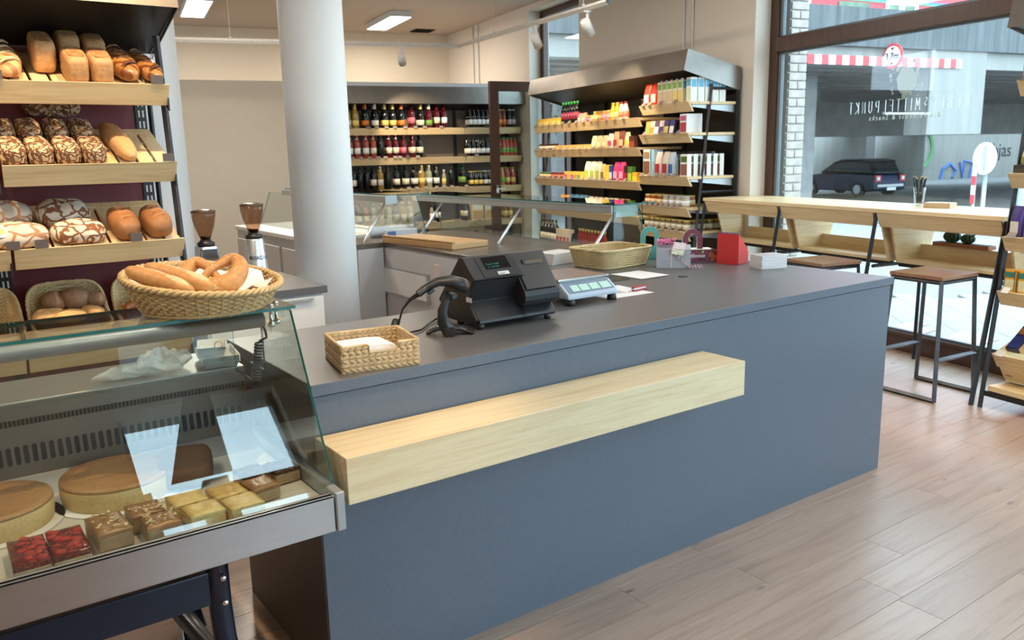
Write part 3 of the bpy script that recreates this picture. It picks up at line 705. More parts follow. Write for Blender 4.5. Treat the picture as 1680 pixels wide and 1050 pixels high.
# coffee grinders
M_smoke = glassmat('smoked_plastic', (.80, .70, .62), 1.45)
def grinder(label, c, bodymat, chrome):
    t = thing('coffee_grinder', label, 'grinder', (c[0], c[1], .90), 0, 'coffee grinders on the back counter'); t.scale = (.66, .66, .88)
    if chrome: MB().prism([(-.085, 0), (.085, 0), (.065, .27), (-.065, .27)], 'y', -.09, .09).build('body', bodymat, t, bevel=.014)
    else: MB().lathe([(.098, 0), (.098, .02), (.092, .10), (.070, .285), (.064, .295)], 28).build('body', bodymat, t)
    zt = .27 if chrome else .295
    MB().lathe([(.064, zt), (.064, zt+.018), (.045, zt+.026), (.040, zt+.035)], 24).build('collar', M_blkpl, t)
    MB().lathe([(.036, zt+.030), (.050, zt+.065), (.074, zt+.115), (.087, zt+.165), (.089, zt+.190), (.087, zt+.190), (.085, zt+.165), (.072, zt+.115), (.048, zt+.065), (.034, zt+.034)], 28).build('bean_hopper', M_smoke, t)
    MB().lathe([(.028, zt+.036), (.038, zt+.052), (.0, zt+.056)], 16).build('coffee_beans', plain('coffee_bean', (.03, .015, .008), .5), t)
    MB().lathe([(.091, zt+.190), (.091, zt+.197), (.060, zt+.204), (0, zt+.207)], 28).build('lid', plain('smoked_lid', (.09, .06, .04), .2), t)
    return t
g1 = grinder('silver coffee grinder with smoked hopper and MACAP lettering', (.573, 2.13), plain('silver_paint', (.58, .59, .60), .3, .7, var=.02), False)
MB().prism([(-.066+.012*math.cos(i*math.pi/8), .190+.012*math.sin(i*math.pi/8)) for i in range(16)], 'y', -.0915, -.089).build('emblem', M_blkpl, g1)
text('MACAP', .034, M_blkpl, g1, basis((.98, -.0, 0), (0, .15, .988), (0, -.988, .15), (-.048, -.0905, .176)))
g2 = grinder('chrome coffee grinder with smoked hopper half hidden by the pretzel basket', (.342, 2.17), M_chrome, True)
MB().box(-.03, .035, -.105, -.088, .09, .17).build('dial_plate', M_chr, g2)
# ---------------- whitewares behind the column: cheese counter (a) and cold counter (b)
M_gran = voro('granite', (.10, .08, .07), (.24, .19, .16), (.33, .28, .24), 90, .3, .25, bump=0)
ca_ = thing('cheese_counter', 'glass-topped cheese counter with granite worktop and white rear panel', 'display case', (2.10, 1.72, 0))
MB().box(.02, .98, .0, 2.45, .08, .872).build('body', M_white, ca_)
MB().box(.0, 1.0, -.02, 2.50, .874, .90).build('granite_top', M_gran, ca_, bevel=.003)
MB().box(.0, .018, .02, 2.44, .10, .86).build('rear_panel', M_lgrey, ca_)
MB().box(-.012, .0, 1.30, 2.02, .50, .72).build('hatch_frame', M_steel2, ca_); MB().box(-.016, -.010, 1.33, 1.99, .52, .70).build('hatch_door', M_white, ca_)
MB().box(-.006, .0, 2.38, 2.44, .10, .86).build('corner_post', M_white, ca_)
MB().box(-.008, .0, 1.14, 1.22, .70, .80).build('notice', plain('pink_notice', (.75, .62, .60), .7), ca_); MB().box(-.008, .0, .55, .85, .50, .72).build('notice', M_paper, ca_)
MB().box(-.01, .0, 2.20, 2.34, .83, .845).build('latch', M_alu, ca_)
# glass superstructure
pane('glass_top', (.93, 1.55, 1.215), (.36, 2.75, .010), (0, 0, 0), ca_)
MB().box(.76, .80, .22, 2.9, 1.155, 1.208).build('light_bar', M_alu, ca_, bevel=.004)
pane('glass_front', (1.02, 1.55, 1.05), (.008, 2.7, .34), (0, R_(-14), 0), ca_)
pane('glass_end', (.89, .20, 1.05), (.26, .008, .32), (0, 0, 0), ca_)
for yy in (.22, 1.25, 2.4):
    MB().tube([(.79, yy, 1.16), (.55, yy-.02, .90)], .010, 8).build('strut', M_steel2, ca_)
for yy in (.24,): MB().box(.80, 1.0, yy-.02, yy+.0, 1.13, 1.205).build('end_bracket', plain('frosted_bracket', (.45, .58, .56), .3), ca_)
cb_ = thing('cold_counter', 'white cold counter with drawers and glass screen behind the column', 'display case', (1.77, 4.45, 0))
MB().box(.02, .9, 0, 1.9, .08, .86).build('body', M_lgrey, cb_); MB().box(0, .92, -.01, 1.92, .862, .90).build('worktop', M_white, cb_, bevel=.004)
for k in range(3): MB().box(-.002, .018, .06+k*.62, .62+k*.62, .45, .78).build('drawer', M_lgrey, cb_, bevel=.004)
pane('glass_top', (.60, .45, 1.255), (.34, 2.3, .010), (0, 0, 0), cb_)
MB().box(.40, .44, -.70, 1.6, 1.195, 1.248).build('light_bar', M_alu, cb_, bevel=.004); MB().box(.37, .47, -.72, -.70, 1.19, 1.255).build('bar_end_cap', M_alu, cb_)
pane('glass_front', (.70, .45, 1.07), (.008, 2.3, .36), (0, R_(-14), 0), cb_)
pane('glass_rear', (.30, 1.2, 1.05), (.008, 1.3, .36), (0, R_(20), 0), cb_)
for yy in (-.6, .6): MB().tube([(.43, yy, 1.20), (.22, yy-.02, .90)], .010, 8).build('strut', M_steel2, cb_)
MB().box(0.1, .315, -.75, -.02, .08, .86).build('body', M_lgrey, cb_); MB().box(.08, .325, -.74, -.012, .862, .90).build('worktop', M_gran, cb_)
# on the cheese counter
cbd = thing('chopping_board', 'thick wooden chopping board on the granite worktop', 'chopping board', (2.30, 3.32, .90), R_(8))
MB().box(-.17, .17, -.45, .40, .0, .045).build('board', M_cutting, cbd, bevel=.008); MB().box(-.17, -.14, -.45, .40, .045, .06).build('stop_rail', M_cutting, cbd, bevel=.006)
ro = thing('film_roll', 'roll of clear wrapping film lying on the granite worktop', 'roll', (2.20, 4.12, .947), 0)
MB().tube([(-.02, 0, 0), (.36, -.04, 0)], .045, 20).build('roll', plain('film', (.72, .73, .75), .2), ro); MB().tube([(-.03, .001, 0), (-.019, 0, 0)], .02, 12).build('core', plain('cardboard', (.42, .30, .20), .8), ro)
fb_ = MB().box(-.13, .13, -.035, .035, 0, .07).build('film_box', plain('pale_carton', (.66, .68, .74), .6), None, (2.36, 3.92, .90), (0, 0, R_(-12)))
tag(fb_, 'pale carton of cling film beside the clear film roll', 'box'); MB().box(-.12, -.05, -.0358, -.035, .02, .06).build('print', plain('carton_blue', (.12, .18, .45), .6), fb_)
# ================================================================ BAKERY DISPLAY CASE
XL, XR = -1.40, -.030
dc = thing('bakery_display_case', 'low glass bakery display case on a navy trolley beside the counter', 'display case', (0, 0, 0))
MB().box(XL, -.057, -.250, -.236, .634, .732).build('front_panel', M_steel, dc, bevel=.002, seg=1)
MB().prism([(-.250, .732), (-.236, .732), (-.205, .722), (-.205, .718), (-.250, .726)], 'x', XL, -.057).build('front_lip', M_steel2, dc)
MB().box(-.055, -.031, -.256, .62, .634, .738).build('end_cap', M_alu, dc, bevel=.003, seg=1)
MB().box(XL, -.057, -.236, .40, .640, .696).build('case_bottom', M_steel2, dc)
MB().box(XL, -.058, -.21, .395, .696, .700).build('display_deck', plain('baking_paper', (.60, .55, .48), .6, var=.05, scale=6), dc)
bp = MB().prism([(.385, .700), (.395, .935), (.405, .935), (.397, .700)], 'x', XL, -.058).build('rear_panel', plain('dull_steel_panel', (.22, .175, .145), .42, .6, var=.05, scale=6), dc)
sm = MB().prism([(.0065*math.cos(a), (.019 if math.sin(a) > 0 else -.019) + .0065*math.sin(a)) for a in [2*math.pi*i/12 for i in range(12)]], 'y', -.0012, .0).mesh('vent_slot', plain('vent_dark', (.03, .03, .035), .3))
for k in range(62):
    x = -.085 - k*.0205
    if x > XL: place(sm, 'vent_slot', bp, (x, .3885, .795), (R_(2.5)*-1, 0, 0))
vs_ = MB()
for k in range(130):
    x = -.07 - k*.0100
    vs_.box(x, x+.0062, .3905, .3925, .876, .892)
vs_.build('vent_strip', M_blkpl, dc)['kind'] = 'stuff'
MB().prism([(.30, .700), (.385, .735), (.388, .700)], 'x', XL, -.058).build('air_duct_strip', M_steel2, dc)
MB().box(XL, -.058, .395, .66, .925, .940).build('rear_ledge', M_steel2, dc, bevel=.002, seg=1)
MB().box(XL, -.058, .64, .66, .64, .925).build('rear_wall', M_alu, dc)
g_ = (Vector((0, .024, 1.165)) - Vector((0, -.205, .722))); ang = math.atan2(g_.y, g_.z)
pane('front_glass', ((XL-.034)/2, -.0905, .9435), (-.034-XL, .006, g_.length), (-ang, 0, 0), dc, M_glassf)
pane('glass_top', ((XL-.020)/2, .150, 1.1695), (-.020-XL, .262, .008), (0, 0, 0), dc)
mb = MB().prism([(-.198, .722), (.024, 1.160), (.275, 1.160), (.275, .945), (.40, .945), (.40, .722)], 'x', -.036, -.030)
mb.m = [0, 0] + [1]*6
mb.build('side_glass', [M_glassg, M_gedge], dc)
pane('rear_glass', (-.62, .300, 1.05), (1.02, .005, .20), (0, 0, 0), dc)
MB().tube([(.011*math.cos(i*.314), .011*math.sin(i*.314), 0) for i in range(20)], .0012, 5, True).build('finger_ring', M_chrome, dc, (-.155, .296, 1.035), (R_(90), 0, 0))
MB().tube([(XL, .075, 1.135), (-.092, .075, 1.135)], .020, 16).build('light_tube', M_alu, dc)
for xx, yy in ((-.075, .06), (-.050, .09)):
    MB().tube([(xx, yy, 1.172), (xx, yy, 1.128)], .0045, 8).lathe([(0, -.009), (.008, -.006), (.011, 0), (.008, .006), (0, .009)], 12, (xx, yy, 1.122)).lathe([(.009, 0), (.009, .004), (.0, .006)], 12, (xx, yy, 1.1735)).build('glass_fixing', M_chrome, dc)
pts = [(-.093, .085, 1.125), (-.083, .09, 1.10), (-.078, .10, 1.080), (-.097, .105, 1.072)]
for i in range(13*10):
    a = 2*math.pi*i/10; q = i/130
    pts.append((-.098 - .004*q + .010*math.cos(a), .105 + .045*q + .010*math.sin(a), 1.068 - .118*q))
pts += [(-.10, .20, .943), (-.10, .33, .945)]
MB().tube(pts, .0035, 6).build('coiled_cable', M_blkpl, dc)
# trolley under the case
MB().box(XL, -.315, -.012, .012, .412, .505).build('trolley_beam', M_navy, dc, bevel=.003)
for yy in (0.0,):
    MB().tube([(-.294, yy, .64), (-.294, yy, .40), (-.290, yy-.004, .30), (-.278, yy-.02, .20), (-.262, yy-.05, .11), (-.25, yy-.09, .06)], .029, 18).build('leg', M_navy, dc)
    for zz in (.488, .418): MB().lathe([(0, .007), (.006, .006), (.009, .002), (.009, 0)], 12).build('bolt', M_chrome, dc, (-.288, -.030, zz), (R_(90), 0, 0))
MB().tube([(-.294, .50, .64), (-.294, .50, .35), (-.285, .46, .22), (-.27, .40, .12)], .029, 16).build('leg', M_navy, dc)
MB().tube([(-.294, .06, .20), (-.33, .45, .24)], .022, 12).tube([(-.294, .02, .20), (-.42, .52, .36)], .018, 12).build('cross_tube', M_raw, dc)
cs = MB().tube([(-.300, .49, .045), (-.240, .49, .045)], .045, 20).build('caster', M_blkpl, dc)
MB().prism([(.455, .03), (.53, .03), (.53, .115), (.46, .115)], 'x', -.305, -.302).prism([(.455, .03), (.53, .03), (.53, .115), (.46, .115)], 'x', -.238, -.235).box(-.305, -.235, .455, .53, .112, .118).tube([(-.310, .49, .045), (-.230, .49, .045)], .010, 10).build('caster_fork', M_steel2, cs)
# ---------------------------------------------------------------- food helpers
def lump(a, b, h, e=.75, seed=0, amp=.03, flat=.55, nu=22, nv=14, mb=None, taper=0.0):
    """loaf-like lump a x b x h resting on z=0"""
    rg = random.Random(seed); ph = [rg.uniform(0, 6.28) for _ in range(6)]
    def fn(t, p):
        c, s = math.cos(t), math.sin(t); cp = math.cos(p); sp = math.sin(p)
        f = lambda v, q: math.copysign(abs(v)**q, v)
        x = a*f(c, e)*f(cp, e); y = b*f(s, e)*f(cp, e); z = f(sp, e)
        d = 1 + amp*(math.sin(3*t+ph[0])*.5 + math.sin(5*t+2*p+ph[1])*.35 + math.sin(7*p+ph[2]+2*t)*.3)
        z = h*(.5+.5*z) if z > 0 else h*(.5 + .5*z*1.0)
        k = 1 - taper*(z/h)
        return (x*d*k, y*d*k, max(0, z*(1+amp*.6*math.sin(4*t+ph[3]))))
    return (mb or MB()).blob(fn, nu, nv)
def crust(name, c1, c2, c3=None, scale=9, rough=.6, stripes=None):
    if name in MATS: return MATS[name]
    t = NT(name); oi = t.n('ShaderNodeObjectInfo'); cm = t.n('ShaderNodeCombineXYZ'); t.l(oi.outputs['Random'], cm.inputs[0])
    v = t.coord((1,1,1), loc=cm.outputs[0]); nz = t.noise(v, scale, 6, .65); fine = t.noise(v, scale*9, 3, .6)
    st = [(.32, c1), (.62, c2)] + ([(.8, c3)] if c3 else [])
    c = t.ramp(nz, st); c = t.mix(.25, c, t.ramp(fine, [(.4, tuple(q*.55 for q in c1)), (.6, c2)]))
    if stripes:
        wv = t.n('ShaderNodeTexWave', wave_type='BANDS', bands_direction='DIAGONAL'); t.l(t.coord((1, 1, .2)), wv.inputs['Vector']); wv.inputs['Scale'].default_value = stripes[1]; wv.inputs['Distortion'].default_value = 1.5
        c = t.mix(t.ramp(wv.outputs[1], [(.55, (0,0,0)), (.75, (1,1,1))]), c, stripes[0])
    t.set(c, rough); t.bump(fine, .25, .002); return t.m
M_tin = crust('white_tin_loaf', (.42, .21, .085), (.60, .36, .16), (.66, .46, .24), 7)
M_tint = crust('tin_loaf_top', (.30, .13, .045), (.40, .20, .08), None, 9)
M_bag = crust('baguette_crust', (.48, .24, .09), (.62, .37, .17), None, 10)
M_dlong = crust('dark_striped_loaf', (.30, .11, .03), (.50, .24, .075), None, 10, .35, ((.17, .055, .018), 9))
M_wlong = crust('pale_striped_loaf', (.46, .25, .10), (.62, .40, .19), None, 10, .55, ((.33, .14, .05), 7))
M_rye = voro('cracked_rye_crust', (.12, .042, .014), (.42, .27, .14), (.60, .45, .28), 30, .17, .8, bump=.9)
M_flour = voro('floured_round_crust', (.20, .075, .027), (.56, .48, .38), (.66, .60, .50), 17, .13, .85, bump=.7)
M_flour2 = voro('dusted_round_crust', (.34, .17, .085), (.50, .43, .34), (.62, .56, .48), 10, .07, .85, bump=.4)
M_brown = crust('brown_split_loaf', (.22, .085, .028), (.36, .16, .055), None, 12)
M_roll = crust('golden_roll', (.50, .27, .09), (.64, .40, .17), None, 12)
M_wholeroll = crust('wholemeal_roll', (.24, .12, .06), (.36, .20, .11), None, 16)
M_crois = crust('croissant_glaze', (.24, .065, .02), (.40, .13, .035), None, 14, .3)
M_pretz = crust('pretzel_crust', (.45, .19, .055), (.60, .31, .10), (.66, .42, .18), 8, .5)
M_crumb = crust('pale_split', (.66, .47, .24), (.72, .54, .30), None, 10)
def on_shelf(zi, x, s, h0=0.0):
    """point on sloping bread shelf zi at slope distance s"""
    return (x, 1.75 + .022 + s*math.cos(SLOPE) - (.002+h0)*math.sin(SLOPE), B_Z[zi] - .032 + s*math.sin(SLOPE) + (.0155+h0)*math.cos(SLOPE))
def bread(label, mb, mat, zi, x, s, h0=0, rz=0, group=None, cat='bread', name='bread_loaf'):
    o = mb.build(name, mat, None); o.rotation_mode = 'XYZ'
    o.matrix_world = Matrix.Translation(on_shelf(zi, x, s, h0)) @ Matrix.Rotation(SLOPE, 4, 'X') @ Matrix.Rotation(rz, 4, 'Z')
    return tag(o, label, cat, group)
def tin(label, zi, x, s, h0=0, seed=0, rz=0, a=.045, b=.095, h=.115):
    o = bread(label, lump(a, b, h, .42, seed, .02, nu=28, nv=16), M_tin, zi, x, s, h0, rz, 'white tin loaves on the top bread shelf')
    mb = MB(); n = 24
    f = lambda v: math.copysign(abs(v)**.5, v)
    mb.add([(0, 0, h+.0025)] + [(a*.72*f(math.cos(2*math.pi*i/n)), b*.74*f(math.sin(2*math.pi*i/n)), h*.985+.001) for i in range(n)], [(0, 1+i, 1+(i+1) % n) for i in range(n)], 0, True)
    mb.build('baked_top', M_tint, o)
    return o
tin('white tin loaf at the front of the top bread shelf, beside the bare slats', 0, -.205, .102, 0, 1)
tin('white tin loaf at the front of the top bread shelf, beside the striped loaf', 0, -.112, .102, 0, 2)
tin('tallest white tin loaf in the rear row next to the bare slats', 0, -.305, .235, 0.0, 3, h=.135, b=.10)
tin('white tin loaf in the middle of the top shelf rear row', 0, -.195, .335, .0, 4, h=.135)
tin('white tin loaf in the rear row, closest to the striped loaves', 0, -.095, .335, .0, 5, h=.125)
def longloaf(label, mat, zi, x, s, L, r, rz=0, seed=0, grp=None, cuts=None):
    o = bread(label, lump(r, L/2, r*1.7, .85, seed, .03, nu=20, nv=20), mat, zi, x, s, 0, rz, grp)
    if cuts:
        for k in range(cuts):
            y = -L*.36 + L*.72*k/(cuts-1)
            w_ = r*.85
            mb = MB().tube([(-w_*.8, y-.020, r*1.45), (-w_*.3, y-.006, r*1.68), (w_*.3, y+.010, r*1.67), (w_*.8, y+.022, r*1.42)], [.002, .007, .007, .002], 6)
            mb.build('score_cut', plain('glazed_ridge', (.12, .040, .014), .25) if mat is M_dlong else M_crumb, o)
    return o
longloaf('long dark striped loaf beside the tin loaves', M_dlong, 0, -.012, .18, .34, .055, R_(4), 6, 'striped long loaves', 4)
longloaf('long dark striped loaf at the price tag end of the top shelf', M_dlong, 0, .082, .18, .34, .047, R_(8), 7, 'striped long loaves', 4)
longloaf('pale scored white loaf at the picture edge of the top shelf', M_wlong, 0, -.445, .18, .33, .052, R_(2), 8, None, 4)
for k, (x, lab) in enumerate(((-.475, 'nearest the picture edge'), (-.378, 'second from the picture edge'), (-.278, 'third from the picture edge'), (-.180, 'beside the long baguette'))):
    bread('cracked rye loaf in the front row, '+lab, lump(.047, .085, .085, .5, 10+k, .05, nu=26, nv=16), M_rye, 1, x, .09, 0, R_(3), 'cracked rye loaves', name='rye_loaf')
    bread('cracked rye loaf in the second row, '+lab, lump(.047, .085, .105, .5, 20+k, .05, nu=26, nv=16), M_rye, 1, x-.012, .255, 0, R_(2), 'cracked rye loaves', name='rye_loaf')
bread('dark cracked rye loaf lying crosswise on top of the rear row', lump(.11, .05, .07, .55, 31, .05, nu=26, nv=14), M_rye, 1, -.275, .40, .085, 0, 'cracked rye loaves', name='rye_loaf')
longloaf('long smooth baguette alone on the slats beside the rye loaves', M_bag, 1, -.055, .20, .40, .047, R_(5), 32, None)
bread('floured round loaf with wide cracks at the rear of the third bread shelf', lump(.105, .085, .105, .8, 41, .04, nu=30, nv=18), M_flour, 2, -.300, .255, 0, 0, None, name='round_loaf')
bread('floured round loaf with wide cracks at the front of the third bread shelf', lump(.105, .075, .085, .8, 42, .04, nu=30, nv=18), M_flour, 2, -.268, .085, 0, 0, None, name='round_loaf')
bread('white dusted round loaf at the rear, cut by the picture edge', lump(.12, .09, .105, .8, 43, .03, nu=30, nv=18), M_flour2, 2, -.535, .255, 0, 0, None, name='round_loaf')
d_ = bread('white dusted round loaf with a yellow sticker at the front', lump(.12, .075, .085, .8, 44, .03, nu=30, nv=18), M_flour2, 2, -.50, .085, 0, 0, None, name='round_loaf')
MB().lathe([(.026, 0), (.026, .002)], 20).build('sticker', plain('sticker_white', (.75, .74, .70), .4), d_, (-.055, -.045, .082), (R_(35), 0, 0)); MB().lathe([(.017, .002), (.017, .003)], 20).build('sticker_print', plain('sticker_yellow', (.75, .5, .08), .4), d_, (-.055, -.045, .082), (R_(35), 0, 0))
for x, lab in ((-.085, 'brown split loaf behind the dark price tag on the third shelf'), (.048, 'brown split loaf at the post end of the third shelf')):
    o = bread(lab, lump(.058, .105, .105, .72, int(x*1000), .03, nu=26, nv=18), M_brown, 2, x, .115, 0, R_(5), 'brown split loaves', name='brown_loaf')
    for k in range(3):
        MB().tube([(-.045, -.055+.045*k, .080), (-.015, -.045+.045*k, .1035), (.02, -.035+.045*k, .1035), (.045, -.028+.045*k, .082)], [.002, .006, .006, .002], 6).build('score_cut', plain('split_orange', (.42, .17, .05), .6), o)
# ---------------------------------------------------------------- wicker
M_wick = crust('wicker_cane', (.50, .33, .14), (.64, .46, .22), None, 25, .55)
M_wickp = crust('pale_wicker', (.60, .45, .22), (.72, .57, .31), None, 25, .55)
def superell(a, b, e, t):
    c, s = math.cos(t), math.sin(t); f = lambda v: math.copysign(abs(v)**e, v)
    return a*f(c), b*f(s)
def wicker(root, mat, a0, b0, a1, b1, hfun, rows, stakes, e=1.0, r=.0035, rim=.007, amp=.0032, base=True):
    N = stakes*4
    def shell(t, q):
        k = q**.8
        x, y = superell(a0+(a1-a0)*k, b0+(b1-b0)*k, e, t); return x, y, q*hfun(t)
    ts = [2*math.pi*i/N for i in range(N)]
    mb = MB()
    for rw in range(rows):
        q = (rw+.5)/rows; pts = []
        for i, t in enumerate(ts):
            x, y, z = shell(t, q); L = math.hypot(x, y) or 1
            d = amp*math.cos(math.pi*(i/2.0) + math.pi*(rw % 2))
            pts.append((x + x/L*d, y + y/L*d, z+r))
        mb.tube(pts, r, 5, True)
    w_ = mb.build('weave', mat, root); w_['kind'] = 'stuff'
    mb = MB()
    for i in range(stakes):
        t = 2*math.pi*(i*4+0)/N + 2*math.pi/N*1.0
        mb.tube([shell(t, q) for q in (0, .33, .66, 1.0)], r*.9, 4)
    mb.build('stakes', mat, root)['kind'] = 'stuff'
    mb = MB()
    for ph in (0, math.pi*.66, math.pi*1.33):
        pts = []
        for i, t in enumerate(ts):
            x, y, z = shell(t, 1.0); L = math.hypot(x, y) or 1; a = ph + i*2*math.pi/7.0
            pts.append((x + x/L*rim*.6*math.cos(a), y + y/L*rim*.6*math.cos(a), z + rim*.6*math.sin(a)))
        mb.tube(pts, rim*.62, 5, True)
    mb.build('braided_rim', mat, root)
    if base:
        mb = MB()
        pts = [superell(a0, b0, e, t) for t in ts]
        mb.prism(pts, 'z', 0, .006); mb.build('base', mat, root)
        mb = MB(); mb.tube([(superell(a0+.004, b0+.004, e, t) + (.006,)) for t in ts], rim*.7, 5, True); mb.build('foot_border', mat, root)
# round basket with pretzels on the glass top
pb = thing('pretzel_basket', 'round wicker basket of pretzels and baguettes on the display case', 'basket', (-.222, .135, 1.174))
wicker(pb, M_wick, .148, .148, .195, .195, lambda t: .082 + .024*math.cos(t - R_(125)), 11, 38, 1.0, .0042, .0085, .0042)
mb = MB(); k = 24
nap = [(0, 0, .012)]
for i in range(k):
    a = 2*math.pi*i/k; rr_ = .165 + .012*(i % 2); nap.append((rr_*math.cos(a), rr_*math.sin(a), .052 + .010*((i % 3) - 1) + (.02 if math.sin(a) > .2 else 0)))
mb.add(nap, [(0, 1+i, 1+(i+1) % k) for i in range(k)]); o = mb.build('paper_liner', M_paper, None, (-.222, .135, 1.182)); tag(o, 'white paper napkin lining the round pretzel basket', 'napkin')
def stick(label, c, rot, L, r, mat, tip=None):
    t = thing('pretzel_stick', label, 'bread', c, 0, 'lye bread sticks', rot=rot)
    lump(L/2, r, r*1.8, .8, int(L*1000), .03, nu=20, nv=14).build('crust', mat, t)
    if tip: MB().blob(lambda a, p: (L*.22 + L*.24*math.cos(a)*math.cos(p), r*.72*math.sin(a)*math.cos(p), r*1.15 + r*.75*math.sin(p)), 16, 10).build('pale_split', M_crumb, t)
    return t
stick('golden lye bread stick at the outer edge of the round basket', (-.352, .062, 1.250), (0, R_(15), R_(-52)), .20, .024, M_pretz, True)
stick('golden lye bread stick leaning next to the big pretzel', (-.300, .085, 1.252), (0, R_(15), R_(-50)), .20, .024, M_pretz, True)
def catmull(P, n=7):
    out = []
    for i in range(len(P)-1):
        p0, p1, p2, p3 = P[max(i-1, 0)], P[i], P[i+1], P[min(i+2, len(P)-1)]
        for k in range(n):
            t = k/n
            out.append(tuple(.5*(2*b_ + (c-a)*t + (2*a-5*b_+4*c-d)*t*t + (3*b_-a-3*c+d)*t*t*t) for a, b_, c, d in zip(p0, p1, p2, p3)))
    return out + [tuple(P[-1])]
def pretzel(label, c, rot, s=1.0):
    t = thing('pretzel', label, 'pretzel', c, 0, 'pretzels in the round basket', rot=rot)
    half = [(-.034, -.058, .044, .012), (-.022, -.030, .046, .014), (.0, .002, .050, .015), (.026, .034, .038, .017), (.060, .060, .030, .022), (.088, .038, .030, .027), (.094, -.006, .032, .031), (.068, -.056, .036, .036), (.0, -.078, .038, .039)]
    oth = [(-x, y, z-(.016 if k < 3 else 0), r) for k, (x, y, z, r) in enumerate(half)][::-1]
    pts = catmull(half + oth[1:]); 
    MB().tube([(p[0]*s, p[1]*s, p[2]*s) for p in pts], [p[3]*s for p in pts], 14).build('dough', M_pretz, t)
    MB().blob(lambda a, p: (.058*s*math.cos(a)*math.cos(p), (-.088 + .022*math.sin(a)*math.cos(p))*s, (.052 + .022*math.sin(p))*s), 18, 10).build('pale_split', M_crumb, t)
    rg = random.Random(3); mb = MB()
    for k in range(110):
        p = pts[rg.randrange(10, len(pts)-10)]; a = rg.uniform(-1.0, 1.0); q = .0014
        mb.obox(((p[0]+p[3]*math.sin(a)*.9)*s, (p[1]+rg.uniform(-.008, .008))*s, (p[2]+p[3]*math.cos(a))*s), (q*1.4, q, q), (rg.random(), rg.random(), rg.random()))
    mb.build('salt_grains', M_paper, t)['kind'] = 'stuff'
    return t
pretzel('large salted pretzel propped up on top of the round basket', (-.195, .120, 1.252), (R_(40), R_(-4), R_(-30)), .74)
pretzel('salted pretzel lying under the large one in the basket', (-.165, .065, 1.184), (R_(4), R_(4), R_(-60)), .62)
pretzel('salted pretzel at the back beneath the bread sticks', (-.280, .165, 1.184), (R_(2), 0, R_(40)), .66)
# bread baskets on the lowest rack shelf
def bread_basket(label, x, wd, dp):
    t = thing('bread_basket', label, 'basket', (x, 1.99, .792), 0, 'wicker baskets under the bread shelves', rot=(R_(16), 0, 0))
    wicker(t, M_wickp, wd*.86, dp*.86, wd, dp, lambda a: .105 + .105*max(0, math.sin(a))**.6, 25, 34, .42, .0038, .0070, .003)
    return t
bread_basket('wicker basket of mixed rolls beneath the burgundy rack back', -.325, .155, .15)
bread_basket('wicker basket of croissants behind the round pretzel basket', .018, .155, .15)
bread_basket('wicker basket cut off by the picture edge below the bread', -.665, .155, .15)
def roll(label, p, a, b, h, mat, seed, name='bread_roll', cat='bread roll', rz=0, group='rolls in the wicker basket'):
    o = lump(a, b, h, .85, seed, .04, nu=18, nv=12).build(name, mat, None, p, (R_(16), 0, rz)); return tag(o, label, cat, group)
rp = [(-.41, 1.93, 'pale oval roll at the front corner of the roll basket', .055, .036, .05, M_roll), (-.335, 1.90, 'pale oval roll in the front middle of the basket', .06, .035, .05, M_roll),
      (-.30, 2.02, 'large wholemeal roll at the rear of the basket', .055, .045, .075, M_wholeroll), (-.385, 2.02, 'wholemeal roll behind the pale front roll', .05, .04, .065, M_wholeroll),
      (-.245, 1.93, 'seeded golden roll beside the pale rolls', .045, .035, .045, M_roll), (-.225, 2.01, 'floury roll in the basket corner by the croissants', .045, .035, .055, M_wholeroll)]
for k, (x, y, lab, a, b, h, m) in enumerate(rp): roll(lab, (x, y, .842 + (y-1.9)*.29 + (.045 if k in (2, 3, 5) else .032)), a*1.22, b*1.22, h*1.25, m, 60+k, rz=k*.5)
def croissant(label, p, rz, s=1.0):
    pts = []; rad = []
    for i in range(17):
        q = i/16; a = math.pi*(.12 + .76*q); pts.append((.055*math.cos(a)*1.2*s, .05*math.sin(a)*s - .03, .024)); rad.append((.006 + .024*math.sin(math.pi*q)*(1 + .12*math.cos(q*math.pi*8)))*s)
    o = MB().tube(pts, rad, 10).build('croissant', M_crois, None, p, (R_(16), 0, rz)); tag(o, label, 'croissant', 'croissants in the basket')
croissant('shiny brown croissant at the inner side of the basket', (-.055, 1.94, .885), R_(20)); croissant('shiny brown croissant hiding behind the pretzel basket', (.045, 1.95, .888), R_(-30)); croissant('shiny brown croissant in the basket rear', (0.0, 2.02, .915), R_(160))
o = MB().add([(-.11, -.10, 0), (.11, -.10, 0), (.11, .10, .01), (-.11, .10, .01), (-.105, .115, .05), (.105, .115, .055)], [(0,1,2,3), (3,2,5,4)]).build('paper_liner', M_paper, None, (.018, 2.02, .880), (R_(16), 0, 0)); tag(o, 'white paper under the croissants in their basket', 'napkin')
o = MB().add([(-.11, -.10, 0), (.11, -.10, 0), (.11, .10, .01), (-.11, .10, .01), (-.105, .115, .045), (.105, .115, .05)], [(0,1,2,3), (3,2,5,4)]).build('paper_liner', M_paper, None, (-.325, 2.02, .872), (R_(16), 0, 0)); tag(o, 'white paper under the mixed rolls in their basket', 'napkin')
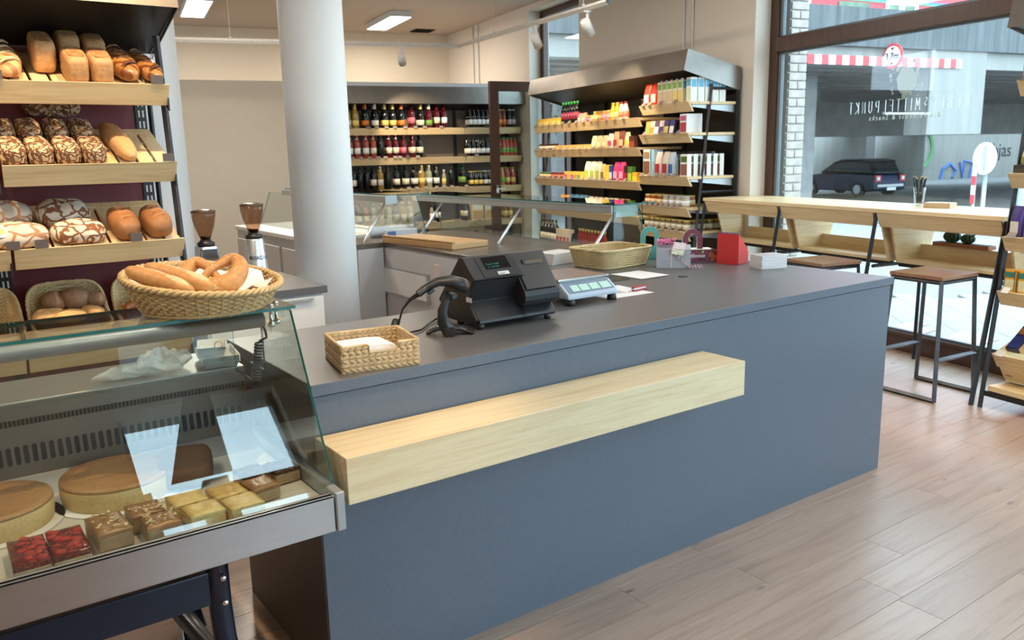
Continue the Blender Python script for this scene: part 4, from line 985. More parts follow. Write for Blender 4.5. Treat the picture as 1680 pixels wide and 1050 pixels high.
# ---------------------------------------------------------------- cakes in the case
M_cket = crust('cheesecake_side', (.60, .40, .15), (.68, .48, .21), None, 14); M_cktop = crust('cheesecake_top', (.30, .13, .045), (.44, .22, .085), (.50, .28, .11), 7, .4)
def cake(label, c, r, h):
    t = thing('cheesecake', label, 'cake', (c[0], c[1], .703), 0, 'whole round cheesecakes')
    MB().lathe([(r*.965, .0), (r*.975, .004), (r, h*.5), (r, h-.006), (r*.985, h-.001)], 48).build('cake_side', M_cket, t)
    MB().lathe([(r*1.002, h-.006), (r*.985, h+.003), (r*.8, h+.001), (r*.5, h+.002), (0, h+.003)], 48).build('browned_top', M_cktop, t)
    MB().lathe([(r+.02, -.0015), (r+.02, 0.0)], 40).build('cake_board', M_paper, t)
cake('whole round cheesecake in the middle of the display case', (-.478, .185), .135, .058); cake('whole round cheesecake cut off by the picture edge', (-.762, .165), .135, .058)
M_jelly = voro('strawberry_jelly', (.10, .004, .006), (.28, .010, .010), (.42, .03, .02), 45, .25, .12, bump=.8); M_cream = crust('cake_base', (.60, .46, .24), (.68, .54, .30), None, 20)
def slice_(name, label, x, y, a, b, h, topm, basem, cat='cake slice', rz=0, grp=None, ht=.012, seed=0, bev=.003):
    t = thing(name, label, cat, (x, y, .703), rz, grp)
    MB().box(-a/2, a/2, -b/2, b/2, 0, h-ht).build('base', basem, t, bevel=bev, seg=1)
    rg = random.Random(seed); n = 7; vs = []; fs = []
    for i in range(n+1):
        for j in range(n+1):
            e_ = i in (0, n) or j in (0, n)
            vs.append((-a/2 + a*i/n, -b/2 + b*j/n, h + (-.004 if e_ else rg.uniform(-.0025, .0035))))
    fs = [(i*(n+1)+j, (i+1)*(n+1)+j, (i+1)*(n+1)+j+1, i*(n+1)+j+1) for i in range(n) for j in range(n)]
    mb = MB().add(vs, fs, 0, True)
    ring = [i*(n+1) for i in range(n+1)] + [n*(n+1)+j for j in range(1, n+1)] + [i*(n+1)+n for i in range(n-1, -1, -1)] + [j for j in range(n-1, 0, -1)]
    low = [(vs[k][0], vs[k][1], h-ht) for k in ring]; b0 = len(mb.v); mb.v += low; m_ = len(ring)
    for q in range(m_): mb.f.append([ring[(q+1) % m_], ring[q], b0+q, b0+(q+1) % m_]); mb.m.append(0); mb.s.append(False)
    mb.build('topping', topm, t); return t
for k, (x, lab) in enumerate(((-.712, 'strawberry jelly slice touching the left glass edge'), (-.636, 'strawberry jelly slice next to the nut slices'))):
    t = slice_('strawberry_slice', lab.replace('touching the left glass edge', 'nearest the picture edge'), x, -.118, .072, .15, .036, M_jelly, M_cream, grp='strawberry slices', ht=.016, seed=k)
    rg = random.Random(k); mb = MB()
    for q in range(14):
        cx, cy = rg.uniform(-.028, .028), -.064 + .128*((q+.5)/14); s = rg.uniform(.010, .014)
        mb.blob(lambda a, p, cx=cx, cy=cy, s=s: (cx + s*math.cos(a)*math.cos(p), cy + s*.75*math.sin(a)*math.cos(p), .0345 + s*.5*math.sin(p)), 10, 6)
    mb.build('strawberries', plain('strawberry_red', (.40, .02, .015), .12, var=.35, scale=60), t)['kind'] = 'stuff'
M_nut = crust('nut_caramel', (.25, .11, .035), (.36, .18, .07), (.46, .28, .12), 22, .35); M_nutb = crust('nut_base', (.30, .17, .08), (.44, .29, .15), None, 30)
for k, (x, y, b_, lab) in enumerate(((-.548, -.100, .125, 'almond caramel slice beside the strawberry slices'), (-.462, -.065, .085, 'almond caramel slice in front of the round cheesecake'), (-.446, -.155, .08, 'almond caramel slice at the front glass'))):
    t = slice_('almond_slice', lab, x, y, .075, b_, .046, M_nut, M_nutb, rz=R_(4-k*2), grp='almond slices', seed=20+k)
    rg = random.Random(9+k); mb = MB()
    for q in range(26): mb.obox((rg.uniform(-.034, .034), rg.uniform(-b_/2+.005, b_/2-.005), .0478), (rg.uniform(.006, .012), .005, .0012), (rg.uniform(-.3, .3), rg.uniform(-.3, .3), rg.uniform(0, 3)))
    mb.build('almond_flakes', M_crumb, t)['kind'] = 'stuff'
M_yel = crust('cheese_tray_cake', (.70, .45, .14), (.76, .54, .22), None, 8, .4); M_yelt = crust('cheese_tray_top', (.55, .26, .06), (.72, .52, .19), None, 9, .35)
for k, (x, y, lab) in enumerate(((-.360, -.045, 'yellow cheesecake square next to the almond slices'), (-.345, -.135, 'yellow cheesecake square at the glass, beside the almond slice'), (-.266, -.060, 'yellow cheesecake square with a browned corner'), (-.255, -.150, 'yellow cheesecake square at the glass under the reflection'))):
    slice_('cheesecake_square', lab, x, y, .082, .082, .038, M_yelt if k == 2 else M_yel, M_yel, rz=R_(3), grp='cheesecake squares', seed=40+k)
M_dark = voro('seed_loaf', (.10, .045, .02), (.20, .095, .045), (.28, .14, .07), 160, .2, .7, bump=.4)
o = lump(.072, .105, .07, .5, 51, .02, nu=28, nv=16).build('spice_cake', M_dark, None, (-.305, .185, .703), (0, 0, R_(-14))); tag(o, 'dark speckled spice cake loaf behind the yellow squares', 'cake')
M_fruit = voro('fruit_slice_top', (.05, .02, .015), (.24, .11, .05), (.34, .17, .08), 70, .3, .6, bump=1.0)
for k, (x, y, lab) in enumerate(((-.175, .02, 'dark fruit slice behind the browned cheesecake square'), (-.098, .01, 'dark fruit slice nearest the steel end cap'), (-.185, -.075, 'reddish flapjack slice at the front of the fruit slices'))):
    slice_('fruit_slice', lab, x, y, .072, .085, .042, M_fruit if k < 2 else M_nut, M_nutb, rz=R_(6), grp='fruit slices', seed=70+k)
# on the rear ledge
def tray(label, p, rz, a, b, n):
    t = thing('cardboard_tray', label, 'tray', p, rz, 'paper trays on the ledge')
    for k in range(n):
        z = k*.004; mb = MB()
        prof = [(.0, .0), (.0, .018)]
        h_ = .017
        mb.add([(-a*.86, -b*.86, z), (a*.86, -b*.86, z), (a*.86, b*.86, z), (-a*.86, b*.86, z), (-a, -b, z+h_), (a, -b, z+h_), (a, b, z+h_), (-a, b, z+h_), (-a*1.06, -b*1.05, z+h_), (a*1.06, -b*1.05, z+h_), (a*1.06, b*1.05, z+h_), (-a*1.06, b*1.05, z+h_)],
               [(0,1,2,3), (0,4,5,1), (1,5,6,2), (2,6,7,3), (3,7,4,0), (4,8,9,5), (5,9,10,6), (6,10,11,7), (7,11,8,4)])
        mb.build('tray_sheet', plain('grey_card', (.68, .64, .60), .7), t)
    return t
tray('stack of large pale cardboard trays on the case ledge', (-.112, .475, .941), R_(-8), .052, .085, 6); tray('small pale cardboard tray on top of the tray stack', (-.125, .48, .979), R_(-16), .040, .065, 3)
_t = NT('thin_plastic_film'); _o = _t.t.nodes['Material Output']; _tr = _t.n('ShaderNodeBsdfTransparent'); _mx = _t.n('ShaderNodeMixShader'); _mx.inputs[0].default_value = .42
_t.set((.80, .77, .74), .25); _t.l(_tr.outputs[0], _mx.inputs[1]); _t.l(_t.b.outputs[0], _mx.inputs[2]); _t.l(_mx.outputs[0], _o.inputs[0]); pb_m = _t.m
def crum(p, a, b, h, seed):
    rg = random.Random(seed); ph = [rg.uniform(0, 6.3) for _ in range(8)]
    return MB().blob(lambda t, q: (a*math.cos(t)*math.cos(q)*(1+.18*math.sin(5*t+ph[0]+3*q)), b*math.sin(t)*math.cos(q)*(1+.22*math.sin(4*t+ph[1]+5*q)), h*(.5+.5*math.sin(q))*(1+.25*math.sin(6*t+ph[2])+.2*math.sin(7*q+ph[3]))), 34, 18).build('plastic_bag', pb_m, None, p)
o = crum((-.275, .47, .941), .075, .05, .055, 3); tag(o, 'crumpled clear plastic bag lying on the case ledge', 'plastic bag')
crum((-.105, -.01, 0), .08, .028, .028, 5).parent = o
o.children[0].name = 'bag_neck'
# ================================================================ LAMPS
M_led = emit('led_diffuser', (1.0, .97, .92), 9.0)
def led_panel(label, corners_c, rz, L=1.25, Wd=.30, en=30):
    t = thing('ceiling_light', label, 'ceiling light', corners_c, rz, 'ceiling light panels')
    MB().box(-Wd/2, Wd/2, -L/2, L/2, 0, .075).build('housing', M_lgrey, t)
    MB().box(-Wd/2+.012, Wd/2-.012, -L/2+.012, L/2-.012, -.004, .0).build('diffuser', M_led, t)
    a = light('panel_light', 'AREA', (corners_c[0], corners_c[1], corners_c[2]-.012), en, (1, .88, .72), (0, 0, rz), shape='RECTANGLE', size=Wd, size_y=L)
    return t
led_panel('white ceiling light panel between the two columns', (2.34, 9.03, 3.40), R_(-10.7))
led_panel('white ceiling light panel above the wine rack', (4.98, 8.97, 3.40), R_(-10.7))
for k, (x, y) in enumerate(((3.4, 3.0), (-1.6, .6), (1.4, .2), (3.6, -.6), (-1.9, -1.9), (1.5, 5.4))):
    o = led_panel('unseen white ceiling light panel above the picture, %s of its row' % ORD[k], (x, y, 3.40), R_(-10.7), en=60 if y > 5 else (5 if x == 1.4 else 12))  # panels out of view; the last one is added to brighten the partition
# track with spotlights
M_trk = plain('track_white', (.70, .68, .64), .45)
tk = thing('light_track', 'white suspended lighting track running round to the tall rack', 'track light', (0, 0, 0))
TZ = 2.80
cn = Vector((4.583, 6.484, TZ)); pL = Vector((1.2, 7.45, TZ)); pR = Vector((4.188, 3.46, TZ))
for a, b in ((pL, cn), (cn, pR)): MB().tube([a, b], .026, 4, sm=False).build('track_rail', M_trk, tk)
MB().obox(pR + Vector((-.002, -.012, 0)), (.03, .01, .03)).build('end_cap', M_blkpl, tk)
for p in (cn.lerp(pL, .20), cn.lerp(pL, .72), cn.lerp(pR, .30), cn.lerp(pR, .88)):
    MB().tube([p, p + Vector((0, 0, CEIL-TZ))], .0025, 4).build('suspension_wire', M_lgrey, tk); MB().lathe([(.02, 0), (.012, .02)], 10).build('wire_grip', M_lgrey, tk, p + Vector((0, 0, .02)))
def spot(label, p, target, energy, size=50, blend=.5, col=(1, .78, .52), grp='track spotlights', stem=True):
    t = thing('track_spotlight', label, 'spotlight', p, 0, grp)
    d = (Vector(target) - Vector(p)).normalized()
    head = Vector((0, 0, -.14))
    if stem: MB().tube([(0, 0, 0), (0, 0, -.10)], .014, 8).box(-.03, .03, -.015, .015, -.012, .0).build('stem', M_trk, t)
    q = d.to_track_quat('Z', 'Y').to_matrix().to_4x4()
    MB().lathe([(.034, -.075), (.045, -.07), (.045, .075), (.041, .075), (.038, .05), (.0, .05)], 20).xf(Matrix.Translation(head) @ q).build('lamp_head', M_trk, t)
    MB().lathe([(.036, .052), (0, .053)], 16).xf(Matrix.Translation(head) @ q).build('lens', emit('spot_lens', (1, .85, .62), 12), t)
    l = light('spot_beam', 'SPOT', Vector(p) + head + d*.09, energy, col, spot_size=R_(size), spot_blend=blend, shadow_soft_size=.03)
    l.rotation_euler = d.to_track_quat('-Z', 'Y').to_euler()
    return t
spot('white track spotlight hanging in front of the wine rack', (3.90, 6.62, TZ-.026), W(7.0, 1.75, 1.9), 110)
spot('white track spotlight aimed at the tall rack, nearer the corner', cn.lerp(pR, .60) - Vector((0, 0, .026)), W(4.7, .7, 1.9), 95, 60)
spot('white track spotlight aimed at the tall rack, nearer the track end', cn.lerp(pR, .90) - Vector((0, 0, .026)), W(3.5, .7, 1.9), 85, 60)
for k, (p, tg, e) in enumerate((((-.45, .78, 3.44), (-.45, 1.85, 1.5), 100), ((.15, .80, 3.44), (.0, 1.85, 1.5), 100), ((-1.0, .78, 3.44), (-.9, 1.85, 1.5), 70), ((.1, -.75, 3.44), (-.15, .25, 1.1), 120), ((2.9, -1.3, 3.44), W(-.9, .7, 1.0), 110), ((4.1, -1.6, 3.44), W(-1.1, .9, .2), 60))):
    spot('white ceiling spotlight above the picture, %s of its row' % ORD[k], p, tg, e, 46, col=(1, .70, .40))
spot('white ceiling spotlight above the frame towards the cold counter', (2.0, 4.0, 3.44), (1.9, 5.2, .9), 120)
# dark banner added unseen at the street window, shaping the display glass reflection
o = MB().prism([(.50, 3.46), (.67, 3.46), (.63, 2.775), (.25, 2.775)], 'y', -3.075, -3.062).build('reflection_cutout', M_blkpl, None)
tag(o, 'dark triangular banner added unseen at the street window to shape the display glass reflection', 'cutout')
# ================================================================ ON THE COUNTER
Z = CT + .0005
# seagrass napkin basket
nb = thing('napkin_basket', 'braided seagrass basket of white napkins on the grey counter', 'basket', (.252, .140, Z), R_(-11))
M_sea = crust('seagrass_braid', (.44, .30, .15), (.62, .46, .26), (.68, .53, .32), 30, .6)
def braid_wall(p0, p1, rows, zt, skip=None, hb=.0245):
    p0, p1 = Vector(p0), Vector(p1); L = (p1-p0).length; d = (p1-p0)/L; ang = math.atan2(d.y, d.x); n = max(3, int(L/.0185)); mb = MB(); rg = random.Random(int(L*1e4))
    for r_ in range(rows):
        for k in range(n):
            if skip and skip(r_, (k+.5)/n): continue
            for s in (-1, 1):
                c = p0 + d*(L*(k+.5+.0*s)/n); zc = .002 + hb*(r_+.5) + s*hb*.25
                m = Matrix.Translation((c.x, c.y, zc)) @ Matrix.Rotation(ang, 4, 'Z') @ Matrix.Rotation(-s*R_(32 + rg.uniform(-6, 6)), 4, 'Y')
                sub = MB().blob(lambda a, p: (.0145*math.cos(a)*math.cos(p), .0062*math.sin(a)*math.cos(p), .0072*math.sin(p)), 8, 6)
                sub.xf(m); b = len(mb.v); mb.v += sub.v
                for f, mi, sm_ in zip(sub.f, sub.m, sub.s): mb.f.append([b+i for i in f]); mb.m.append(mi); mb.s.append(sm_)
    o = mb.build('braided_wall', M_sea, nb); o['kind'] = 'stuff'
    MB().box(-L/2, L/2, -.003, .003, .0, (rows*hb if not skip else rows*hb*.6)).build('inner_wall', M_sea, nb, ((p0.x+p1.x)/2, (p0.y+p1.y)/2, 0), (0, 0, ang))
A, B = .114, .108
braid_wall((-A, -B), (A, -B), 3, 0, lambda r_, q: r_ == 2 and .34 < q < .72)
braid_wall((-A, B), (A, B), 3, 0); braid_wall((-A, -B), (-A, B), 3, 0); braid_wall((A, -B), (A, B), 3, 0)
rim = MB()
for a, b in (((-A, -B), (-A, B)), ((-A, B), (A, B)), ((A, B), (A, -B)), ((A, -B), (A*.46, -B)), ((-A*.34, -B), (-A, -B))):
    rim.tube([(a[0], a[1], .0755), (b[0], b[1], .0755)], .0055, 6)
rim.tube([(-A*.34, -B, .0755), (-A*.30, -B, .053), (A*.42, -B, .053), (A*.46, -B, .0755)], .0055, 6); rim.build('braided_rim', M_sea, nb)
MB().box(-A, A, -B, B, 0, .004).build('base', M_sea, nb)
M_nap = plain('napkin_white', (.82, .79, .77), .9, var=.02)
for k in range(9):
    o = MB().prism([(-.098, 0), (.090-.006*k, 0), (.094-.006*k, .004), (0, .007), (-.098, .004)], 'y', -.086+.002*k, .090-.003*k).build('paper_napkin', M_nap, None, (.252, .135, Z+.016+.0052*k), (R_(-1.5), R_(1.0*(k-4)*.3), R_(-11 + (k-4)*1.1)))
    tag(o, 'white folded napkin, %s from the bottom in the seagrass basket' % ORD[k], 'napkin', 'napkins in the seagrass basket')
# cash register (seen from the customer side)
rg_ = thing('cash_register', 'black cash register with customer display and receipt printer', 'cash register', (0, 0, 0))
X0, X1, XP = .735, 1.090, .930
MB().prism([(.292, .982), (.353, 1.045), (.312, 1.120), (.302, 1.128), (.378, 1.199), (.402, 1.200), (.556, 1.030), (.487, .966), (.299, .966), (.290, .974)], 'x', X0+.010, XP+.02).build('housing', M_chr, rg_, bevel=.003)
MB().prism([(.353, 1.045), (.312, 1.120), (.302, 1.128), (.378, 1.199), (.402, 1.200), (.556, 1.030), (.487, .966), (.31, .966), (.299, .985)], 'x', X0, X0+.012).build('side_cheek', M_blkpl, rg_, bevel=.003)
MB().prism([(.292, .982), (.353, 1.045), (.45, 1.045), (.487, .966), (.299, .966), (.290, .974)], 'x', XP, X1-.004).build('lower_tray', M_chr, rg_, bevel=.003)
arc = [(.300-.030*math.cos(a), 1.046-.034*math.sin(a)) for a in [R_(-40), R_(-10), R_(20), R_(50), R_(80), R_(105)]]
MB().prism([(.374, 1.199), (.400, 1.200), (.52, 1.06), (.40, 1.0)] + arc[::-1], 'x', XP+.001, X1).build('printer_housing', M_chr, rg_, bevel=.002)
fn = Vector((0, -.071, .076)).normalized()   # face normal of the display slope (y,z)
def face_quad(name, x0, x1, t0, t1, lift, mat, a=(.302, 1.128), b=(.378, 1.199)):
    d = Vector((0, b[0]-a[0], b[1]-a[1])); nrm = Vector((0, -d.z, d.y)).normalized()
    P = lambda t, l: Vector((0, a[0], a[1])) + d*t + nrm*l
    q0, q1, q2, q3 = P(t0, lift), P(t1, lift), P(t1, lift-.002), P(t0, lift-.002)
    return MB().prism([(q.y, q.z) for q in (q0, q1, q2, q3)], 'x', x0, x1).build(name, mat, rg_)
face_quad('display_bezel', X0+.045, XP-.004, .04, .96, .0022, M_chr)
face_quad('customer_display', X0+.068, XP-.018, .38, .92, .0030, plain('dark_display', (.008, .008, .009), .12))
face_quad('sticker', X0+.108, X0+.155, .10, .24, .0032, M_tagw)
dd = Vector((0, .076, .071)).normalized(); nn = Vector((0, -.071, .076)).normalized()
M_dt = emit('display_digits', (.02, .20, .18), .03)
def facetext(body, size, x, t, mat, lift=.0036):
    p = Vector((x, .302, 1.128)) + Vector((0, .076, .071))*t + nn*lift
    return text(body, size, mat, rg_, basis((1, 0, 0), dd, nn, p), 'display_text', ext=.0002)
facetext('Total: 1 Kaff', .011, X0+.076, .56, M_dt); facetext('x  1.99 EUR', .010, X0+.080, .44, M_dt)
facetext('Kassen 1', .008, X0+.113, .125, M_blkpl)
pa, pb2 = (.270, 1.068), (.374, 1.199)
face_quad('printer_lid', XP+.012, X1-.008, .06, .70, .0016, M_chr, pa, pb2)
face_quad('paper_slot', XP+.045, X1-.020, .66, .82, .0030, M_blkpl, pa, pb2); face_quad('cutter_bar', XP+.052, X1-.026, .69, .77, .0042, M_chrome, pa, pb2)
for r_ in range(14):
    for c in range(3):
        z = 1.16 - r_*.0065; y = .372 + c*.016 + (1.16-z)*.35
        MB().box(X0-.0010, X0+.0008, y, y+.011, z, z+.0032).build('vent_slit', M_backblk, rg_)
MB().box(X0-.0012, X0, .325, .360, 1.045, 1.062).build('sticker', M_tagw, rg_)
for x in (X0+.012, X1-.045):
    for y in (.305, .44): MB().lathe([(.012, 0), (.014, .02)], 10, (x+.01, y, Z)).build('foot', M_blkpl, rg_)
MB().box(X0+.02, X1-.03, .32, .48, .962, .968).build('underside', M_blkpl, rg_)
# barcode scanner on its stand
sn_ = thing('barcode_scanner', 'black barcode scanner resting on a curved stand by the register', 'scanner', (0, 0, 0))
stb = MB()
for a_, b_ in (((.632, .315), (.575, .37)), ((.632, .315), (.605, .268)), ((.632, .315), (.700, .262))):
    stb.tube([(a_[0], a_[1], Z+.026), ((a_[0]+b_[0])/2, (a_[1]+b_[1])/2, Z+.020), (b_[0], b_[1], Z+.004)], [.026, .024, .016], 8, flat=.42)
stb.build('stand_base', M_blkpl, sn_)
MB().tube([(.632, .315, Z+.012), (.610, .315, Z+.045), (.607, .313, Z+.085), (.622, .310, Z+.120), (.634, .308, Z+.136)], [.032, .027, .021, .017, .016], 10, flat=.75).build('stand_neck', M_blkpl, sn_)
MB().tube([(.640, .283, Z+.137), (.640, .330, Z+.137)], .011, 10).build('swivel', M_blkpl, sn_)
MB().tube([(.532, .345, Z+.148), (.565, .335, Z+.172), (.600, .322, Z+.186), (.640, .305, Z+.186), (.672, .292, Z+.172), (.692, .284, Z+.160)], [.018, .020, .022, .029, .035, .031], 12, flat=.72).build('scanner_body', M_chr, sn_)
MB().obox((.690, .283, Z+.156), (.010, .046, .022), (0, R_(25), R_(-22))).build('scan_window', plain('dark_lens', (.02, .025, .03), .06), sn_)
MB().obox((.575, .330, Z+.155), (.022, .014, .012), (0, R_(-30), 0)).build('trigger', M_blkpl, sn_)
MB().tube([(.534, .345, Z+.147), (.510, .360, Z+.130), (.492, .385, Z+.095), (.490, .410, Z+.050), (.478, .425, Z+.020)], [.009, .006, .0035, .0035, .0035], 8).build('cable', M_blkpl, sn_)
MB().tube([(.495, .440, Z+.045), (.462, .412, Z+.014)], .014, 12).build('ferrite_core', M_blkpl, sn_)
MB().tube([(.465, .413, Z+.008), (.50, .40, Z+.005), (.58, .42, Z+.005), (.66, .50, Z+.006), (.74, .56, Z+.01)], .0035, 6).build('cable', M_blkpl, sn_)
# scale
sl2 = thing('shop_scale', 'silver shop scale with four lit displays and steel plate', 'scale', (0, 0, 0))
MB().prism([(.430, .975), (.437, .998), (.492, 1.036), (.750, 1.036), (.760, .975)], 'x', 1.262, 1.532).build('body', plain('scale_grey', (.46, .52, .60), .35, var=.02), sl2, bevel=.010)
MB().box(1.258, 1.530, .490, .752, 1.040, 1.052).build('weighing_plate', M_steel, sl2, bevel=.005); MB().box(1.27, 1.52, .50, .74, 1.034, 1.040).build('plate_support', M_alu, sl2)
fa, fb2 = Vector((0, .437, .998)), Vector((0, .492, 1.036))
def sface(name, x0, x1, t0, t1, lift, mat):
    d = fb2-fa; nr = Vector((0, -d.z, d.y)).normalized(); P = lambda t, l: fa + d*t + nr*l
    return MB().prism([(q.y, q.z) for q in (P(t0, lift), P(t1, lift), P(t1, lift-.002), P(t0, lift-.002))], 'x', x0, x1).build(name, mat, sl2)
sface('display_panel', 1.275, 1.516, .06, .94, .0015, plain('panel_blue_grey', (.20, .26, .34), .3))
M_lcd = emit('scale_lcd', (.42, .60, .52), .12)
for a, b in ((1.30, 1.338), (1.345, 1.392), (1.399, 1.446), (1.455, 1.506)): sface('lcd', a, b, .16, .70, .0028, M_lcd)
for x in (1.285, 1.508):
    for y in (.447, .735): MB().lathe([(.020, 0), (.020, .014), (.016, .026)], 14, (x, y, Z)).build('foot', M_blkpl, sl2)
# papers, mat, pocket knife
def flat(name, label, cat, pts, z, t, mat, grp=None):
    o = MB().prism(pts, 'z', z, z+t).build(name, mat, None); return tag(o, label, cat, grp)
flat('paper_sheet', 'white paper sheet lying between the wicker basket and the grommet', 'paper', [(1.973, .966), (2.162, .961), (2.166, .751), (1.972, .745)], Z+.0026, .0006, M_paper)
flat('rubber_mat', 'black rubber mat under the white sheet behind the scale', 'mat', [(1.70, .99), (1.99, .95), (1.935, .785), (1.66, .80)], Z, .002, M_blkpl)
flat('paper_sheet', 'white paper sheet under the red pocket knife', 'paper', [(1.49, .452), (1.753, .444), (1.775, .70), (1.52, .71)], Z, .0007, M_paper)
flat('paper_sheet', 'printed grey leaflet between scale and pocket knife', 'paper', [(1.53, .54), (1.66, .52), (1.70, .69), (1.56, .71)], Z+.0009, .0005, plain('printed_grey', (.50, .50, .51), .7, var=.1, scale=120))
kn = thing('pocket_knife', 'red pocket knife lying on the white paper sheet', 'pocket knife', (1.745, .527, Z+.002), R_(8))
for s in (0, 1): MB().obox((0, 0, .0035 + s*.012), (.090, .020, .0055)).build('handle_scale', plain('knife_red', (.42, .02, .03), .25), kn, bevel=.002)
MB().obox((-.006, 0, .0095), (.085, .017, .006)).build('blades', M_chrome, kn, bevel=.001); MB().tube([(-.040, .004, .009), (-.062, .000, .004), (-.085, -.006, .002)], [.003, .002, .001], 6).build('corkscrew', M_chrome, kn)
# pale rectangular wicker basket
wbk = thing('wicker_tray', 'pale empty rectangular wicker basket on the counter return', 'basket', (2.215, 1.235, Z), R_(4))
wicker(wbk, M_wickp, .165, .125, .192, .150, lambda a: .098, 15, 52, .30, .0034, .0065, .0032)
for k in range(5):
    o = MB().box(-.105, .105, -.075, .075, 0, .0115).build('leaflet_stack', plain('leaflet_white', (.66, .63, .61), .7, var=.08, scale=200, stretch=(.1, .1, 8)), None, (2.08, 1.535, Z + k*.012), (0, 0, R_(6+k)))
    tag(o, 'bundle of white leaflets, %s from the bottom behind the wicker tray' % ORD[k], 'leaflets', 'leaflet bundles behind the wicker tray')
# grey gift box with pink ribbon
gb = thing('gift_box', 'grey gift box tied with a curled pink ribbon', 'gift box', (2.368, .916, Z), R_(-44.3))
MB().box(-.088, .088, 0, .105, 0, .098).build('box', plain('gift_grey', (.36, .36, .38), .6), gb)
MB().prism([(0, .098), (.105, .098), (.052, .118)], 'x', -.088, .088).build('gable_lid', plain('gift_grey2', (.40, .40, .42), .6), gb)
MB().box(-.0885, -.088, .01, .095, .01, .09).build('side_print', plain('side_print', (.58, .50, .32), .7), gb)
M_pink = plain('pink_ribbon', (.80, .22, .42), .35); M_pinkl = plain('pale_pink_ribbon', (.78, .48, .55), .35)
MB().box(-.014, -.008, -.001, .0, 0, .098).box(-.014, -.008, -.001, .106, .0985, .100).build('ribbon_band', M_pinkl, gb)
rg2 = random.Random(4); mb = MB()
for k in range(26):
    a = rg2.uniform(0, 6.28); c = Vector((-.040+rg2.uniform(-.042, .042), .03+rg2.uniform(-.025, .025), .128+rg2.uniform(-.006, .020)))
    mb.tube([c + Vector((math.cos(a+q*.9)*.013, math.sin(a+q*.9)*.013, .005*math.sin(q))) for q in range(8)], .0036, 4, flat=.4)
mb.build('ribbon_bow', M_pink, gb)
MB().obox((.030, -.010, .118), (.062, .0012, .036), (R_(-18), R_(8), 0)).build('gift_tag', plain('tag_pink', (.78, .62, .64), .6, var=.2, scale=90), gb); MB().obox((.022, -.014, .092), (.062, .0012, .040), (R_(-10), R_(10), 0)).build('gift_tag', plain('tag_paper', (.70, .66, .50), .6, var=.3, scale=90), gb)
pts = []
for i in range(90):
    q = i/89; a = i*.62
    pts.append((.000 + .150*q, -.006 - .012*q + .006*math.cos(a), max(.010, .085*(1-q*1.9)) + (.006+.004*q)*math.sin(a)))
MB().tube(pts, .0026, 4, flat=.5).build('curled_ribbon', M_pinkl, gb)
text('www.littlebox.com', .0115, plain('faint_print', (.55, .55, .56), .6), gb, basis((1,0,0), (0,0,1), (0,-1,0), (-.048, -.0006, .048)))
# maroon snack box with card handle
def snack_box(label, p, rz, col, handle, word):
    t = thing('snack_display_box', label, 'box', p, rz)
    m = plain('card_'+handle, col, .5)
    MB().box(-.125, .125, 0, .004, 0, .062).box(-.125, .125, .126, .13, 0, .062).box(-.125, -.121, .004, .126, 0, .062).box(.121, .125, .004, .126, 0, .062).box(-.121, .121, .004, .126, 0, .003).build('box', m, t)
    for k, y in enumerate((.05, .075)):
        n_ = 16; out = [(.055*math.cos(math.pi*i/n_), .118 + .060*math.sin(math.pi*i/n_)) for i in range(n_+1)]; inn = [(.026*math.cos(math.pi*i/n_), .118 + .034*math.sin(math.pi*i/n_)) for i in range(n_, -1, -1)]
        pts2 = [(-.055, .004)] + [(-.055, .09)] + out[::-1] + [(.055, .09), (.055, .004), (.026, .004)] + inn[::-1] + [(-.026, .004)]
        MB().prism(pts2, 'y', y, y+.002).build('card_handle', m if k == 0 else M_lgrey, t)
    if word:
        text(word, .030, M_white, t, basis((1,0,0), (0,0,1), (0,-1,0), (-.062, -.0006, .026)))
        MB().prism([(.040, .048), (.050, .050), (.052, .066), (.042, .060)], 'y', -.0012, 0).build('leaf_logo', plain('leaf_green', (.20, .45, .10), .5), t)
        for k, (a, b, r_) in enumerate(((.092, .040, .014), (.110, .026, .013), (.10, .012, .010))): MB().prism([(a+r_*math.cos(i*.5236), b+r_*math.sin(i*.5236)) for i in range(12)], 'y', -.001, 0).build('nut_print', plain('nut_print', (.42, .13, .05), .5), t)
        MB().prism([(.02, .004), (.045, .012), (.06, .006), (.062, .026), (.04, .020), (.028, .024)], 'y', -.001, 0).build('dark_print', plain('dark_print', (.04, .015, .025), .5), t)
    return t
snack_box('maroon snack display box with card handle behind the gift box', (2.618, 1.000, Z), R_(-36), (.16, .025, .045), 'maroon', 'foodloose')
snack_box('teal snack display box with green card handle behind the wicker basket', (2.56, 1.275, Z), R_(-40), (.10, .36, .32), 'teal', None)
for nm, lab, p, m in (('leaflet', 'white leaflet lying on the maroon snack box', (2.665, 1.06, Z+.063), M_paper),):
    o = MB().box(-.10, .10, -.04, .04, 0, .004).build(nm, m, None, p, (0, 0, R_(-36))); tag(o, lab, 'leaflet')
